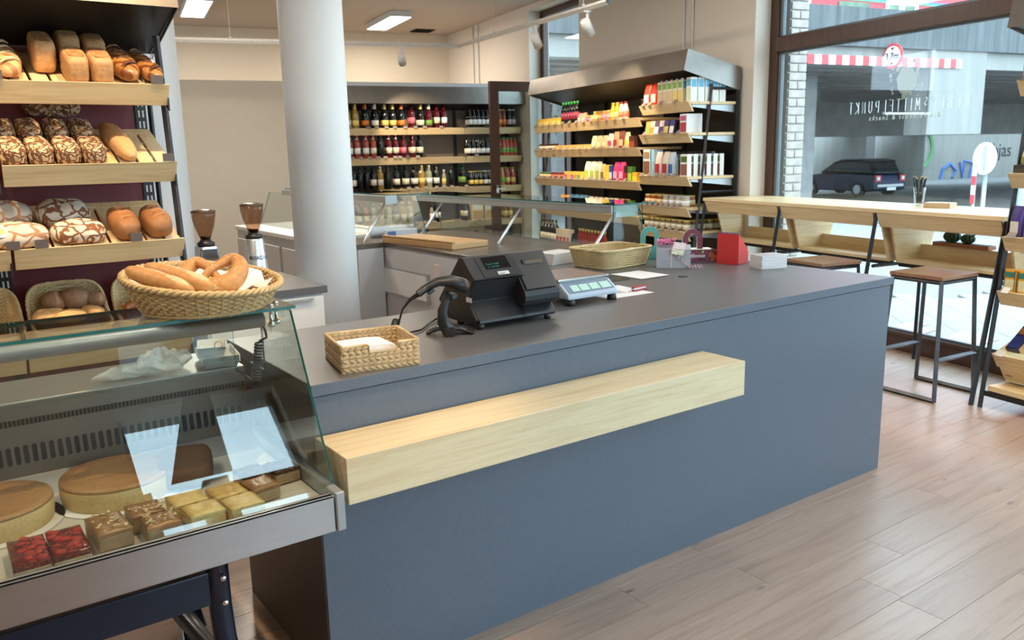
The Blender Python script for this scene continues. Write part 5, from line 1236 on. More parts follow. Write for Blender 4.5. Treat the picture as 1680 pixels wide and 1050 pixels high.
# red leaflet holder
M_redc = plain('red_card', (.62, .035, .03), .42, var=.03)
rh = thing('leaflet_holder', 'bright red card leaflet holder standing on the counter', 'leaflet holder', (2.694, .761, Z), 0)
d1 = Vector((2.671-2.694, .887-.761, 0)); d2 = Vector((2.796-2.694, .763-.761, 0)); ang2 = math.atan2(d2.y, d2.x)
w1_ = d1.length
rh.rotation_euler = (0, 0, math.atan2(-d1.y, -d1.x))   # local -x runs along the broad face
MB().box(-.128, 0, 0, .002, 0, .163).box(-.128, 0, .104, .106, 0, .060).box(-.126, -.002, .002, .104, 0, .002).build('box', M_redc, rh)
for x in (-.128, -.002): MB().prism([(.002, .002), (.104, .002), (.104, .060), (.070, .100), (.002, .163)], 'x', x, x+.002).build('side', M_redc, rh)
o = MB().box(-.120, -.006, .004, .012, .004, .168).build('leaflets', plain('violet_leaflet', (.16, .13, .36), .5), None); o.parent = None; o.matrix_world = Matrix.Translation((2.694, .761, Z)) @ Matrix.Rotation(math.atan2(-d1.y, -d1.x), 4, 'Z'); tag(o, 'violet leaflets standing in the red card holder', 'leaflets')
for k in range(10):
    o = MB().box(-.075, .075, -.052, .052, 0, .0066).build('brochure_bundle', plain('brochure_white', (.70, .67, .68), .6, var=.10, scale=150, stretch=(.1, .1, 10)), None, (2.735, .600, Z + k*.0068), (0, 0, R_(-17 + (k*37 % 5 - 2)*.9)))
    tag(o, 'bundle of white brochures beside the red holder, %s from the bottom' % ORD[k], 'brochures', 'brochure bundles beside the red holder')
o = MB().box(-.060, .060, -.04, .04, 0, .002).build('brochure', plain('brochure_cover', (.50, .48, .50), .5, var=.4, scale=30), None, (2.735, .600, Z+.0685), (0, 0, R_(-14))); tag(o, 'printed cover brochure topping the white brochure pile', 'brochure')
# ================================================================ ON THE WINDOW BAR
gl = thing('pencil_glass', 'drinking glass full of black pencils on the window bar', 'glass', W(.60, .165, BZ+.001))
MB().lathe([(.030, 0), (.030, .006), (.042, .125), (.040, .125), (.0285, .012), (0, .012)], 24).build('tumbler', glassmat('tumbler_glass', (.93, .96, .96), 1.5, 1.2), gl)
rg3 = random.Random(11)
M_pen = plain('pencil_black', (.012, .012, .013), .35); M_tip = plain('pencil_tip', (.62, .45, .26), .6); M_eras = plain('eraser_red', (.45, .08, .06), .6)
for k in range(16):
    a = 2*math.pi*k/16; r0 = .012*rg3.random(); r1 = .024 + .014*rg3.random(); a1 = a + rg3.uniform(-.6, .6)
    p0 = W(.60, .165, BZ+.016) + Vector((r0*math.cos(a), r0*math.sin(a), 0)); p1 = p0 + Vector((r1*math.cos(a1), r1*math.sin(a1), .165 + .025*rg3.random()))
    t = thing('pencil', 'black pencil in the bar glass, %s counting round its rim' % ORD[k], 'pencil', p0, 0, 'pencils in the glass')
    d = p1 - p0
    MB().tube([(0, 0, 0), d], .0036, 6, sm=False).build('shaft', M_pen, t); MB().tube([d, d*1.075], [.0034, .0008], 6).build('tip', M_tip, t); MB().tube([(0, 0, 0), d*.05], .0040, 6).build('eraser', M_eras, t)
for k in range(6):
    o = MB().box(-.088, .088, -.055, .055, 0, .0055).build('card_pack', plain('wooden_card', (.66, .50, .34), .6, var=.06, scale=60), None, W(.345, .27, BZ+.0008+k*.0057), (0, 0, RZ_ROOM + R_(16 + (k % 3 - 1)*1.2)))
    tag(o, 'thin wooden coaster card, %s from the bottom on the window bar' % ORD[k], 'coaster', 'coaster cards on the window bar')
pl_ = thing('cactus_tray', 'terracotta tray with two small cacti under the window bar', 'planter', W(.21, .185, .0), RZ_ROOM)
MB().box(-.21, .21, -.035, .045, .8632, .890).build('tray', plain('terracotta', (.36, .14, .075), .7), pl_, bevel=.004); MB().box(-.20, .20, -.028, .038, .888, .8915).build('soil', plain('soil', (.05, .035, .025), .9), pl_)
for k, x in enumerate((-.09, .03)):
    ct = thing('cactus', 'round ribbed cactus in the terracotta tray, %s' % ('bigger one' if k == 0 else 'smaller one with a bud'), 'cactus', W(.21, .180, .8905) + WU*(-x), RZ_ROOM, 'cacti in the tray')
    s = 1.0 if k == 0 else .82
    MB().blob(lambda a, p: (.052*s*math.cos(a)*math.cos(p)*(1+.09*math.cos(12*a)), .052*s*math.sin(a)*math.cos(p)*(1+.09*math.cos(12*a)), .040*s + .042*s*math.sin(p)), 72, 12).build('body', plain('cactus_green', (.02, .06, .03), .6, var=.2), ct)
    MB().tube([(.03*s, 0, .065*s), (.055*s, 0, .075*s), (.062*s, 0, .09*s)], [.008, .006, .003], 6).build('bud', plain('cactus_bud', (.05, .09, .04), .6), ct)
pn = thing('potted_plant', 'small bright green plant in the bar trough behind a black leg', 'plant', W(.655, .28, .766))
MB().lathe([(.022, 0), (.030, .05), (.028, .05), (.02, .04), (0, .04)], 14).build('pot', plain('plant_pot', (.30, .28, .26), .7), pn); MB().tube([(0, 0, .04), (.0, 0, .13)], .003, 6).build('stem', plain('plant_stem', (.10, .16, .05), .7), pn)
lf = plain('leaf_bright', (.22, .42, .04), .4)
for k in range(7):
    a = k*2.4; z = .075 + .010*k; q = Matrix.Translation((0, 0, z)) @ Matrix.Rotation(a, 4, 'Z') @ Matrix.Rotation(R_(-35), 4, 'Y')
    MB().blob(lambda t, p: (.024 + .022*math.cos(t)*math.cos(p), .012*math.sin(t)*math.cos(p), .001*math.sin(p)), 12, 6).xf(q).build('leaf', lf, pn)
# ================================================================ GOODS ON THE RACKS
PROTO = {}
def C_(name, col, rough=.45): return plain('goods_'+name, col, rough, var=.05, scale=40)
def col(r, g, b, rough=.45):
    return C_('%d_%d_%d' % (r, g, b), srgb(r, g, b), rough)
def gcol(r, g, b): return plain('bottle_%d_%d_%d' % (r, g, b), srgb(r, g, b), .08, var=.04)
BPROF = {
 'wine': ([(.034, 0), (.037, .004), (.037, .185), (.033, .205), (.0165, .232), (.014, .245), (.014, .290)], .078, (.06, .135), (.0155, .235, .297)),
 'sparkling': ([(.040, 0), (.043, .005), (.043, .150), (.036, .185), (.021, .235), (.016, .260), (.016, .290)], .045, (.035, .100), (.0225, .215, .305)),
 'juice': ([(.031, 0), (.033, .004), (.033, .130), (.027, .160), (.017, .205), (.0135, .220), (.0135, .235)], .06, (.04, .105), (.0150, .222, .242)),
 'beer': ([(.028, 0), (.0305, .004), (.0305, .105), (.027, .125), (.015, .165), (.0125, .180), (.0125, .200)], .05, (.03, .085), (.0145, .190, .204)),
 'oil': ([(.026, 0), (.028, .004), (.028, .150), (.022, .172), (.0125, .190), (.0125, .225)], .05, (.045, .120), (.0140, .205, .235)),
 'squash': ([(.031, 0), (.033, .004), (.034, .080), (.026, .115), (.018, .140), (.0175, .155)], .03, (.02, .075), (.0185, .150, .168)),
 'jar': ([(.034, 0), (.037, .004), (.037, .072), (.033, .084), (.031, .090)], .03, (.016, .060), (.0345, .083, .100)),
 'smalljar': ([(.028, 0), (.031, .004), (.031, .050), (.028, .056)], .03, (.012, .042), (.0300, .052, .066)),
}
def bottle_proto(kind, glass, lab, cap):
    k = (kind, glass.name, lab.name if lab else '', cap.name)
    if k in PROTO: return PROTO[k]
    prof, _, (l0, l1), (cr_, c0, c1) = BPROF[kind]
    r = max(p[0] for p in prof); n = 14
    parts = [('body', MB().lathe(prof, n).mesh('bottle_body', glass))]
    if lab: parts.append(('label', MB().lathe([(r+.0006, l0), (r+.0006, l1)], n).mesh('bottle_label', lab)))
    if kind in ('wine', 'sparkling'):
        capp = [(cr_, c0), (cr_*.86, (c0+c1)/2), (cr_*.86, c1-.002), (cr_*.6, c1)]
        if kind == 'sparkling': capp = [(.0245, .205), (.020, .240), (.0175, .265), (.0185, .285), (.0175, .300), (.010, .305)]
    else: capp = [(cr_, c0), (cr_, c1-.001), (cr_*.9, c1)]
    parts.append(('cap', MB().lathe(capp, n).mesh('bottle_cap', cap)))
    PROTO[k] = parts; return parts
def carton_proto(w, d, h, front, body, band=None, cap=None, side=None):
    k = ('carton', w, d, h, front.name, body.name, band.name if band else '', cap.name if cap else '', side.name if side else '')
    if k in PROTO: return PROTO[k]
    parts = [('box', MB().box(-w/2, w/2, 0, d, 0, h).mesh('carton_box', body, .0015, 1))]
    parts.append(('front_print', MB().box(-w*.44, w*.44, -.0007, .0, h*.05, h*.55).mesh('carton_front', front)))
    if band: parts.append(('band', MB().box(-w*.42, w*.42, -.0008, .0, h*.64, h*.90).mesh('carton_band', band)))
    if side: parts.append(('side_print', MB().box(w/2, w/2+.0007, d*.1, d*.9, h*.60, h*.92).mesh('carton_side', side)))
    if cap: parts.append(('cap', MB().lathe([(.013, h), (.013, h+.012)], 10, (0, d*.35, 0)).mesh('carton_cap', cap)))
    PROTO[k] = parts; return parts
def bag_proto(w, d, h, body, lab, clear=False):
    k = ('bag', w, d, h, body.name, lab.name)
    if k in PROTO: return PROTO[k]
    rings = [(.94, .82, 0), (1.0, 1.0, .06), (1.0, 1.0, .45), (.96, .72, .72), (.93, .26, .90), (.92, .05, .96), (.92, .05, 1.0)]
    vs = []; n = 12; fs = []
    for (sx, sy, z) in rings:
        for j in range(n):
            x, y = superell(w/2*sx, d/2*sy, .45, 2*math.pi*j/n); vs.append((x, y + d/2, z*h))
    for i in range(len(rings)-1):
        for j in range(n): fs.append((i*n+j, i*n+(j+1) % n, (i+1)*n+(j+1) % n, (i+1)*n+j))
    fs.append(list(range(n))[::-1]); fs.append([(len(rings)-1)*n+j for j in range(n)])
    mb = MB().add(vs, fs, 0, True)
    parts = [('pouch', mb.mesh('bag_pouch', body)), ('label', MB().prism([(-w*.34, h*.12), (w*.34, h*.12), (w*.34, h*.50), (-w*.34, h*.50)], 'y', -.0016, -.0002).mesh('bag_label', lab))]
    PROTO[k] = parts; return parts
def put(root_m, parts, p, name, label, cat, group, rz=0.0, rx=0.0, parts_on=True):
    t = bpy.data.objects.new(name, None); COL.objects.link(t); t.empty_display_size = .03
    t.matrix_world = root_m @ Matrix.Translation(p) @ Matrix.Rotation(rz, 4, 'Z') @ Matrix.Rotation(rx, 4, 'X')
    for n_, me in parts: place(me, n_, t)
    return tag(t, label, cat, group)
def RM(o): return Matrix.Translation(o.location) @ o.rotation_euler.to_matrix().to_4x4()
MW, MG, MR = RM(wr), RM(gd), RM(rr)
K_cream = col(226, 216, 190); K_white = col(236, 234, 228); K_yel = col(230, 200, 110); K_or = col(220, 120, 50); K_pink = col(214, 110, 130); K_grn = col(120, 160, 70); K_red = col(170, 30, 40)
G_dk = gcol(14, 16, 14); G_brn = gcol(48, 24, 12); G_red = gcol(70, 14, 20); G_ros = gcol(150, 66, 50); G_grn = gcol(28, 52, 24); G_gold = gcol(150, 120, 50); G_clr = gcol(150, 150, 120); G_amb = gcol(120, 52, 16)
F_gold = col(190, 165, 90, .3); F_blk = col(22, 22, 26, .3); F_or = col(190, 90, 50, .3); F_wht = col(215, 212, 205, .3); F_red = col(130, 24, 30, .3); F_grn = col(46, 140, 70, .3); F_sil = col(180, 180, 180, .25)
def fx(zx): return (zx/5.25 + 560 - 566)*.00853          # zoomed-picture column -> rack x
SH = ['top wine shelf', 'second wine shelf', 'third wine shelf', 'fourth wine shelf']
def wine_row(si, items, kind_txt=None):
    """items: (zoom x, kind, glass, label, foil, describing words); two more stand behind each"""
    for k, (zx, kind, g, l, c, txt) in enumerate(items):
        pr = bottle_proto(kind, g, l, c); x = fx(zx)
        put(MW, pr, (x, .062, Z_WINE[si]+.0005), 'bottle', '%s, %s from the column, front row, %s' % (txt, ORD[k], SH[si]), 'bottle', 'bottles on the '+SH[si])
        if txt.split()[0] not in ('lone',):
            put(MW, pr, (x+.006, .152, Z_WINE[si]+.0005), 'bottle', '%s, %s from the column, rear row, %s' % (txt, ORD[k], SH[si]), 'bottle', 'bottles on the '+SH[si])
wine_row(0, [(70, 'sparkling', G_gold, K_cream, F_gold, 'golden sparkling wine'), (132, 'sparkling', G_gold, K_yel, F_gold, 'golden sparkling wine with yellow label'), (212, 'sparkling', G_dk, K_or, F_or, 'dark sparkling wine with copper foil'), (290, 'sparkling', G_dk, K_white, F_wht, 'dark sparkling wine with white foil'),
    (370, 'sparkling', G_dk, K_yel, F_gold, 'dark sparkling wine with gold foil'), (436, 'sparkling', G_dk, K_yel, F_gold, 'dark sparkling wine with pale yellow label'), (508, 'sparkling', G_dk, K_or, F_or, 'dark sparkling wine with orange label'), (596, 'wine', G_red, K_pink, F_blk, 'dark red wine with pink print'),
    (670, 'sparkling', G_dk, K_cream, F_gold, 'dark sparkling wine with cream label'), (740, 'sparkling', G_red, K_grn, F_wht, 'red sparkling wine with green label'), (808, 'wine', G_red, K_cream, F_red, 'red wine with cream label'), (872, 'wine', G_red, K_white, F_red, 'red wine with white label')] +
    [(1095+i*39, 'juice', G_dk, K_white, F_blk, 'black white-labelled bottle') for i in range(5)] + [(1290, 'juice', G_amb, K_or, F_gold, 'amber bottle with orange label'), (1368, 'juice', G_amb, K_or, F_gold, 'amber orange-labelled bottle'), (1406, 'juice', G_amb, K_or, F_gold, 'amber gold-capped bottle'), (1458, 'juice', G_dk, col(190, 170, 180), F_wht, 'lilac-labelled bottle'), (1496, 'juice', G_dk, col(190, 170, 180), F_wht, 'lilac-labelled white-capped bottle')])
wine_row(1, [(75, 'wine', G_ros, K_white, F_wht, 'rose wine'), (135, 'wine', G_ros, K_white, F_wht, 'rose wine with low white label'), (205, 'wine', G_ros, K_white, F_wht, 'rose wine with white cap'), (265, 'wine', G_ros, K_cream, F_wht, 'rose wine with cream label'), (325, 'wine', G_dk, None, F_blk, 'unlabelled dark wine'), (392, 'wine', G_red, K_cream, F_wht, 'red wine with drawn label'), (450, 'wine', G_red, K_cream, F_wht, 'red wine with cream label'), (514, 'wine', G_red, K_pink, F_blk, 'pinkish red wine'), (592, 'wine', G_red, K_cream, F_blk, 'dark red wine with split label'), (656, 'wine', G_dk, K_cream, F_blk, 'dark wine with split label')] +
    [(1080+i*42, 'juice', G_dk, K_white, F_blk, 'black white-labelled bottle') for i in range(5)] + [(1285, 'juice', G_grn, K_grn, F_grn, 'green bottle'), (1400, 'juice', gcol(180, 80, 60), K_grn, F_grn, 'coral juice bottle'), (1432, 'juice', gcol(180, 80, 60), K_grn, F_grn, 'coral juice bottle'), (1470, 'juice', gcol(180, 80, 60), K_grn, F_grn, 'coral juice bottle'), (1506, 'juice', gcol(180, 80, 60), K_grn, F_grn, 'coral juice bottle')])
wine_row(2, [(90+i*54, 'wine', G_dk, K_cream if i in (0, 3) else None, F_blk, 'dark wine bottle') for i in range(4)] + [(310, 'wine', G_gold, K_cream, F_wht, 'golden white wine'), (372, 'wine', G_dk, None, F_blk, 'plain dark wine'), (446, 'wine', G_dk, K_cream, F_blk, 'dark wine with low label'), (526, 'wine', G_dk, K_cream, F_blk, 'dark wine with cream label'), (600, 'wine', G_dk, K_white, F_blk, 'dark wine with white label'), (660, 'wine', G_gold, K_yel, F_wht, 'golden wine with yellow label'), (722, 'wine', G_clr, K_white, F_wht, 'pale wine with blue-white label'), (786, 'wine', G_dk, K_white, F_blk, 'dark wine with large white label'), (850, 'oil', G_clr, K_yel, F_wht, 'lone slim clear bottle'), (915, 'wine', G_dk, None, F_blk, 'lone black bottle with round emblem'),
    (1020, 'wine', G_dk, K_grn, F_grn, 'green and white labelled bottle'), (1096, 'beer', G_dk, K_yel, F_gold, 'stubby beer bottle'), (1140, 'beer', G_dk, K_yel, F_gold, 'stubby beer bottle'), (1182, 'beer', G_dk, K_yel, F_gold, 'stubby beer bottle'), (1226, 'beer', G_dk, K_white, F_wht, 'small white-capped bottle'), (1270, 'beer', G_dk, K_white, F_wht, 'small white-capped bottle'), (1382, 'juice', gcol(170, 120, 60), K_grn, F_gold, 'fruit juice bottle'), (1430, 'juice', gcol(160, 70, 60), K_yel, F_gold, 'red fruit juice bottle'), (1482, 'juice', gcol(160, 70, 60), K_yel, F_gold, 'red fruit juice bottle')])
wine_row(3, [(115+i*62, 'wine', (G_dk, G_ros, G_clr, G_gold, G_clr, G_dk, G_gold, G_clr)[i], K_cream, F_blk, ('dark', 'rose', 'pale', 'golden', 'clear', 'dark', 'golden', 'clear')[i]+' wine behind the glass counter') for i in range(8)] + [(730, 'oil', G_clr, K_white, F_blk, 'lone clear spirit bottle'), (786, 'wine', G_dk, K_white, F_blk, 'dark bottle with red print'), (1030, 'wine', G_dk, K_cream, F_blk, 'dark bottle by the cartons'), (1400, 'juice', gcol(150, 90, 50), K_yel, F_gold, 'yellow-labelled juice bottle'), (1450, 'juice', gcol(150, 90, 50), K_yel, F_gold, 'yellow-labelled juice bottle')])
for k, zx in enumerate((1140, 1258)):
    put(MW, carton_proto(.165, .12, .225, col(200, 150, 90), col(225, 205, 165), col(235, 225, 200)), (fx(zx), .04, Z_WINE[3]+.0005), 'drink_carton', 'large cream drink carton, %s one on the fourth wine shelf' % ORD[k], 'carton', 'large cartons')
tags(wr, [fx(z) for z in (75, 222, 290, 370, 440, 525, 610, 690, 830)], Z_WINE[0]); tags(wr, [fx(1032), fx(1232)], Z_WINE[0], TAGD); tags(wr, [fx(z) for z in (85, 152, 222, 290, 350, 430, 470, 620, 1136)], Z_WINE[1]); tags(wr, [fx(535), fx(1025)], Z_WINE[1], TAGD); tags(wr, [fx(z) for z in (530, 600, 680, 770, 835, 905, 1035)], Z_WINE[2]); tags(wr, [fx(z) for z in (560, 680, 740, 935, 1140, 1450)], Z_WINE[3])
# crate of lying bottles in front of the wine rack
kc = thing('pine_crate', 'open pine crate of wine bottles on the wine rack bottom', 'crate', MW @ Vector((1.62, .02, 0)), RZ_BACK)
MB().box(-.42, .42, .0, .02, .30, .40).build('front_board', M_pine, kc); MB().box(-.42, .42, .02, .38, .30, .315).build('bottom_board', M_pine, kc); MB().box(-.42, .42, .36, .38, .30, .56).build('back_board', M_pine, kc); MB().box(-.42, -.40, .02, .36, .30, .5).build('side_board', M_pine_y, kc); MB().box(.40, .42, .02, .36, .30, .5).build('side_board', M_pine_y, kc)
for k in range(6):
    pr = bottle_proto('wine', G_grn if k < 4 else G_dk, K_grn if k % 2 else K_white, F_grn)
    put(MW, pr, (1.28 + k*.125, .21, .352), 'bottle', 'green bottle leaning back in the pine crate, %s from the column' % ORD[k], 'bottle', 'bottles in the pine crate', 0, R_(-58) if k % 2 else R_(-55))
# ---------------------------------------------------------------- tall grocery rack
NS = ['top', 'second', 'third', 'fourth', 'lowest']
def gput(parts, x, y, z, name, what, cat, shelf, k, bay, rz=0, rx=0):
    put(MG, parts, (x, y, z+.0006), name, '%s, %s from the %s, %s %s-bay shelf' % (what, ORD[k], 'bar end' if bay == 'near' else 'door end', shelf, bay), cat, '%s %s-bay shelf goods' % (shelf, bay), rz, rx)
z = G_NEAR[0]
for k, x in enumerate((-.700, -.585)): gput(bag_proto(.105, .07, .20, col(190, 50, 34), col(235, 205, 180)), x, .035, z, 'snack_bag', 'red nut snack bag', 'bag', NS[0], 7-k, 'near')
for k, x in enumerate((-.482, -.405, -.328, -.250)): gput(carton_proto(.068, .068, .195, col(214, 186, 150) if k < 3 else col(226, 196, 110), K_cream, K_grn, K_white), x, .035, z, 'milk_carton', 'oat drink carton', 'carton', NS[0], 5-k, 'near')
for k, x in enumerate((-.170, )): gput(carton_proto(.068, .068, .195, col(226, 196, 110), K_cream, K_grn, K_white, col(90, 170, 200)), x, .035, z, 'milk_carton', 'yellow plant drink carton', 'carton', NS[0], 1, 'near')
for k in range(5): gput(carton_proto(.068, .068, .205, col(220, 226, 190), K_white, col(90, 170, 200), None, col(90, 170, 200)), -.060, .045+k*.078, z, 'milk_carton', 'white and blue drink carton, %s in depth' % ORD[k], 'carton', NS[0], 0, 'near')
z = G_NEAR[1]
sp = [(-.705, col(200, 150, 70), K_grn), (-.630, col(220, 190, 160), K_or), (-.555, col(80, 60, 90), K_white), (-.480, col(210, 200, 190), col(70, 50, 90)), (-.400, col(70, 50, 100), K_yel), (-.315, col(60, 50, 110), K_white)]
for k, (x, c1, c2) in enumerate(sp): gput(carton_proto(.062, .025, .125, c2, c1), x, .045, z, 'chocolate_bar', 'upright chocolate bar pack', 'chocolate', NS[1], 6-k, 'near', R_(6), R_(-12))
o = carton_proto(.10, .17, .165, col(180, 60, 80), col(230, 226, 222), col(196, 90, 130)); gput(o, -.135, .05, z, 'display_box', 'white and pink counter display box', 'box', NS[1], 0, 'near')
z = G_NEAR[2]
gput(carton_proto(.115, .05, .245, col(120, 80, 50), col(196, 208, 208), col(150, 120, 90), None, col(90, 160, 190)), -.685, .035, z, 'cereal_box', 'muesli carton with nuts picture', 'carton', NS[2], 6, 'near')
gput(carton_proto(.05, .10, .24, col(140, 180, 200), col(150, 190, 210)), -.590, .04, z, 'cereal_box', 'pale blue carton', 'carton', NS[2], 5, 'near')
for k, x in enumerate((-.515, -.400)): gput(bag_proto(.10, .07, .22, col(226, 210, 196), col(180, 40, 50)), x, .04, z, 'flour_bag', 'white and red flour bag', 'bag', NS[2], 4-k, 'near')
gput(bag_proto(.09, .07, .215, col(190, 206, 222), col(50, 100, 170)), -.300, .035, z, 'flour_bag', 'white and blue flour bag', 'bag', NS[2], 2, 'near')
for k in range(6): gput(carton_proto(.105, .045, .195, col(150, 90, 70), col(236, 236, 230), col(80, 110, 40)), -.095 - .0*k, .035+k*.072, z, 'rice_box', 'white-sided rice carton, %s in depth' % ORD[k], 'carton', NS[2], 0, 'near')
for k in range(8): gput(carton_proto(.068, .04, .215, col(90, 110, 120), col(70, 84, 92), col(150, 180, 190)), -.70+k*.078, .36, z, 'dark_carton', 'grey-blue carton at the back', 'carton', NS[2], 15-k, 'near')
z = G_NEAR[3]; hon = bottle_proto('jar', gcol(150, 70, 20), col(236, 206, 150), F_gold)
for k in range(8): gput(hon, -.70+k*.078, .17, z, 'honey_jar', 'amber spread jar, rear row', 'jar', NS[3], 15-k, 'near')
wj = bottle_proto('jar', gcol(180, 170, 150), col(230, 230, 232), F_sil)
for k in range(7): gput(hon if k < 3 else wj, -.68+k*.098, .065, z, 'spread_jar', 'spread jar, front row', 'jar', NS[3], 6-k, 'near')
z = G_NEAR[4]; aj = bottle_proto('jar', gcol(120, 100, 60), col(222, 214, 190), F_gold)
for k in range(8): gput(aj, -.70+k*.088, .075, z, 'preserve_jar', 'green-labelled preserve jar', 'jar', NS[4], 7-k, 'near')
for k in range(4): gput(aj, -.09, .16+k*.085, z, 'preserve_jar', 'jar at the open end, %s in depth' % ORD[k], 'jar', NS[4], 0, 'near')
tags(gd, [-.70, -.60, -.42, -.2], G_NEAR[0]); tags(gd, [-.68, -.40, -.14], G_NEAR[1]); tags(gd, [-.72+i*.13 for i in range(5)], G_NEAR[2]); tags(gd, [-.74+i*.085 for i in range(8)], G_NEAR[3]); tags(gd, [-.70+i*.11 for i in range(6)], G_NEAR[4])
# far bays, from the door end towards the bar
def far(si, items):
    x = GX0+.07; z = G_FAR[si]
    for k, (parts, wdt, name, what, cat) in enumerate(items):
        x += wdt/2
        gput(parts, x, .045 if name not in ('jar', 'bottle') else .075, z, name, what, cat, NS[si], k, 'far'); x += wdt/2 + .004
J = lambda g, l, c: bottle_proto('smalljar', g, l, c)
yp = carton_proto(.062, .04, .075, col(240, 220, 120), col(214, 178, 70)); yj = bottle_proto('jar', gcol(220, 150, 50), col(240, 210, 140), F_gold); pj = bottle_proto('jar', gcol(214, 130, 80), col(230, 150, 160), F_gold)
far(0, [(yp, .066, 'sauce_pack', 'small yellow sauce pack', 'pack')]*8 + [(bottle_proto('oil', G_dk, col(130, 40, 70), F_grn), .062, 'bottle', 'dark green-necked syrup bottle', 'bottle')]*6 + [(bag_proto(.085, .05, .10, col(200, 130, 110), col(226, 190, 180)), .09, 'snack_bag', 'pink snack bag', 'bag')]*2 +
    [(J(gcol(120, 40, 80), col(200, 100, 150), F_gold), .068, 'jar', 'pink-labelled spread jar', 'jar'), (J(gcol(110, 150, 70), col(170, 200, 120), F_gold), .068, 'jar', 'green spread jar', 'jar'), (yj, .08, 'jar', 'orange mustard jar', 'jar'), (yj, .08, 'jar', 'orange mustard jar', 'jar'), (pj, .08, 'jar', 'pink-labelled jam jar', 'jar'), (pj, .08, 'jar', 'pink-labelled jam jar', 'jar'),
     (bottle_proto('squash', gcol(226, 160, 20), col(240, 220, 120), F_gold), .075, 'bottle', 'yellow sauce bottle', 'bottle'), (bottle_proto('squash', gcol(226, 160, 20), col(240, 220, 120), F_gold), .075, 'bottle', 'yellow sauce bottle', 'bottle'), (bottle_proto('squash', gcol(214, 200, 190), col(220, 120, 90), F_red), .072, 'bottle', 'white red-capped sauce bottle', 'bottle'), (bottle_proto('squash', gcol(214, 200, 190), col(220, 120, 90), F_red), .072, 'bottle', 'white red-capped sauce bottle', 'bottle')])
rj = bottle_proto('jar', gcol(120, 30, 20), col(120, 50, 40), F_gold)
for k in range(5): gput(rj, -1.20+k*.085, .35, G_FAR[0]+.10, 'tomato_jar', 'red tomato jar on the back riser', 'jar', NS[0], 30+k, 'far')
MB().box(-1.26, -.80, .30, .43, G_FAR[0], G_FAR[0]+.0995).build('riser', M_black, gd)
sj = J(gcol(90, 50, 30), K_cream, F_blk); tp = carton_proto(.15, .10, .045, col(230, 190, 120), col(214, 170, 96)); cb2 = bag_proto(.10, .05, .13, col(206, 186, 140), col(236, 226, 180))
far(1, [(sj, .068, 'jar', 'small dark-lidded pesto jar', 'jar')]*6 + [(tp, .16, 'cracker_pack', 'flat tan cracker pack', 'pack')]*5 + [(cb2, .105, 'snack_bag', 'clear snack bag', 'bag')]*3 + [(bag_proto(.10, .05, .145, col(214, 206, 196), col(206, 60, 110)), .105, 'snack_bag', 'white bag with pink label', 'bag'), (bag_proto(.10, .05, .16, col(196, 150, 110), col(160, 60, 50)), .105, 'snack_bag', 'brown biscuit bag', 'bag'), (bag_proto(.10, .05, .165, col(120, 50, 34), col(226, 190, 160)), .105, 'snack_bag', 'dark brown cocoa bag', 'bag'), (bag_proto(.08, .05, .15, col(226, 206, 150), col(240, 200, 60)), .085, 'snack_bag', 'yellow popcorn bag', 'bag'), (carton_proto(.10, .04, .11, col(140, 60, 30), col(70, 36, 28)), .105, 'biscuit_box', 'brown biscuit box', 'box')])
gj = J(gcol(120, 100, 50), col(226, 210, 170), F_grn); rdj = J(gcol(120, 50, 40), col(200, 120, 90), F_red)
cols = [col(200, 60, 130), col(230, 180, 60), col(150, 80, 160), col(230, 140, 50), col(90, 160, 80), col(236, 206, 90)]
far(2, [(gj, .068, 'jar', 'green-lidded olive jar', 'jar')]*4 + [(rdj, .068, 'jar', 'red-lidded sauce jar', 'jar')]*5 + [(carton_proto(.066, .05, .08, c, col(236, 200, 90)), .07, 'tea_pack', 'small colourful tea pack', 'pack') for c in cols] + [(bag_proto(.11, .07, .19, col(232, 222, 196), col(190, 206, 90)), .112, 'tea_bag', 'cream paper tea bag', 'bag')]*3 + [(bag_proto(.08, .06, .165, col(220, 190, 140), col(150, 110, 60)), .085, 'snack_bag', 'clear nut bag', 'bag'), (carton_proto(.085, .05, .155, col(240, 220, 80), col(236, 206, 60)), .09, 'food_carton', 'plain yellow carton', 'carton'), (carton_proto(.055, .05, .15, col(230, 230, 240), col(40, 70, 150)), .06, 'food_carton', 'blue carton', 'carton'), (bag_proto(.10, .07, .185, col(206, 40, 110), col(240, 170, 200)), .105, 'candy_bag', 'bright pink candy bag', 'bag'), (bag_proto(.10, .07, .185, col(206, 40, 110), col(240, 170, 200)), .105, 'candy_bag', 'bright pink candy bag', 'bag'), (carton_proto(.06, .05, .15, col(160, 30, 40), col(40, 20, 24)), .065, 'food_carton', 'dark red carton', 'carton'), (carton_proto(.075, .05, .14, col(170, 200, 80), col(70, 120, 40)), .08, 'food_carton', 'green carton', 'carton'), (carton_proto(.085, .05, .085, col(240, 200, 60), col(226, 170, 40)), .09, 'food_carton', 'low yellow carton', 'carton')])
dj = bottle_proto('jar', gcol(30, 26, 22), col(60, 54, 46), F_blk); bb_ = bag_proto(.10, .07, .17, col(70, 120, 150), col(120, 160, 190)); rw = bag_proto(.095, .07, .16, col(214, 196, 160), col(170, 40, 40))
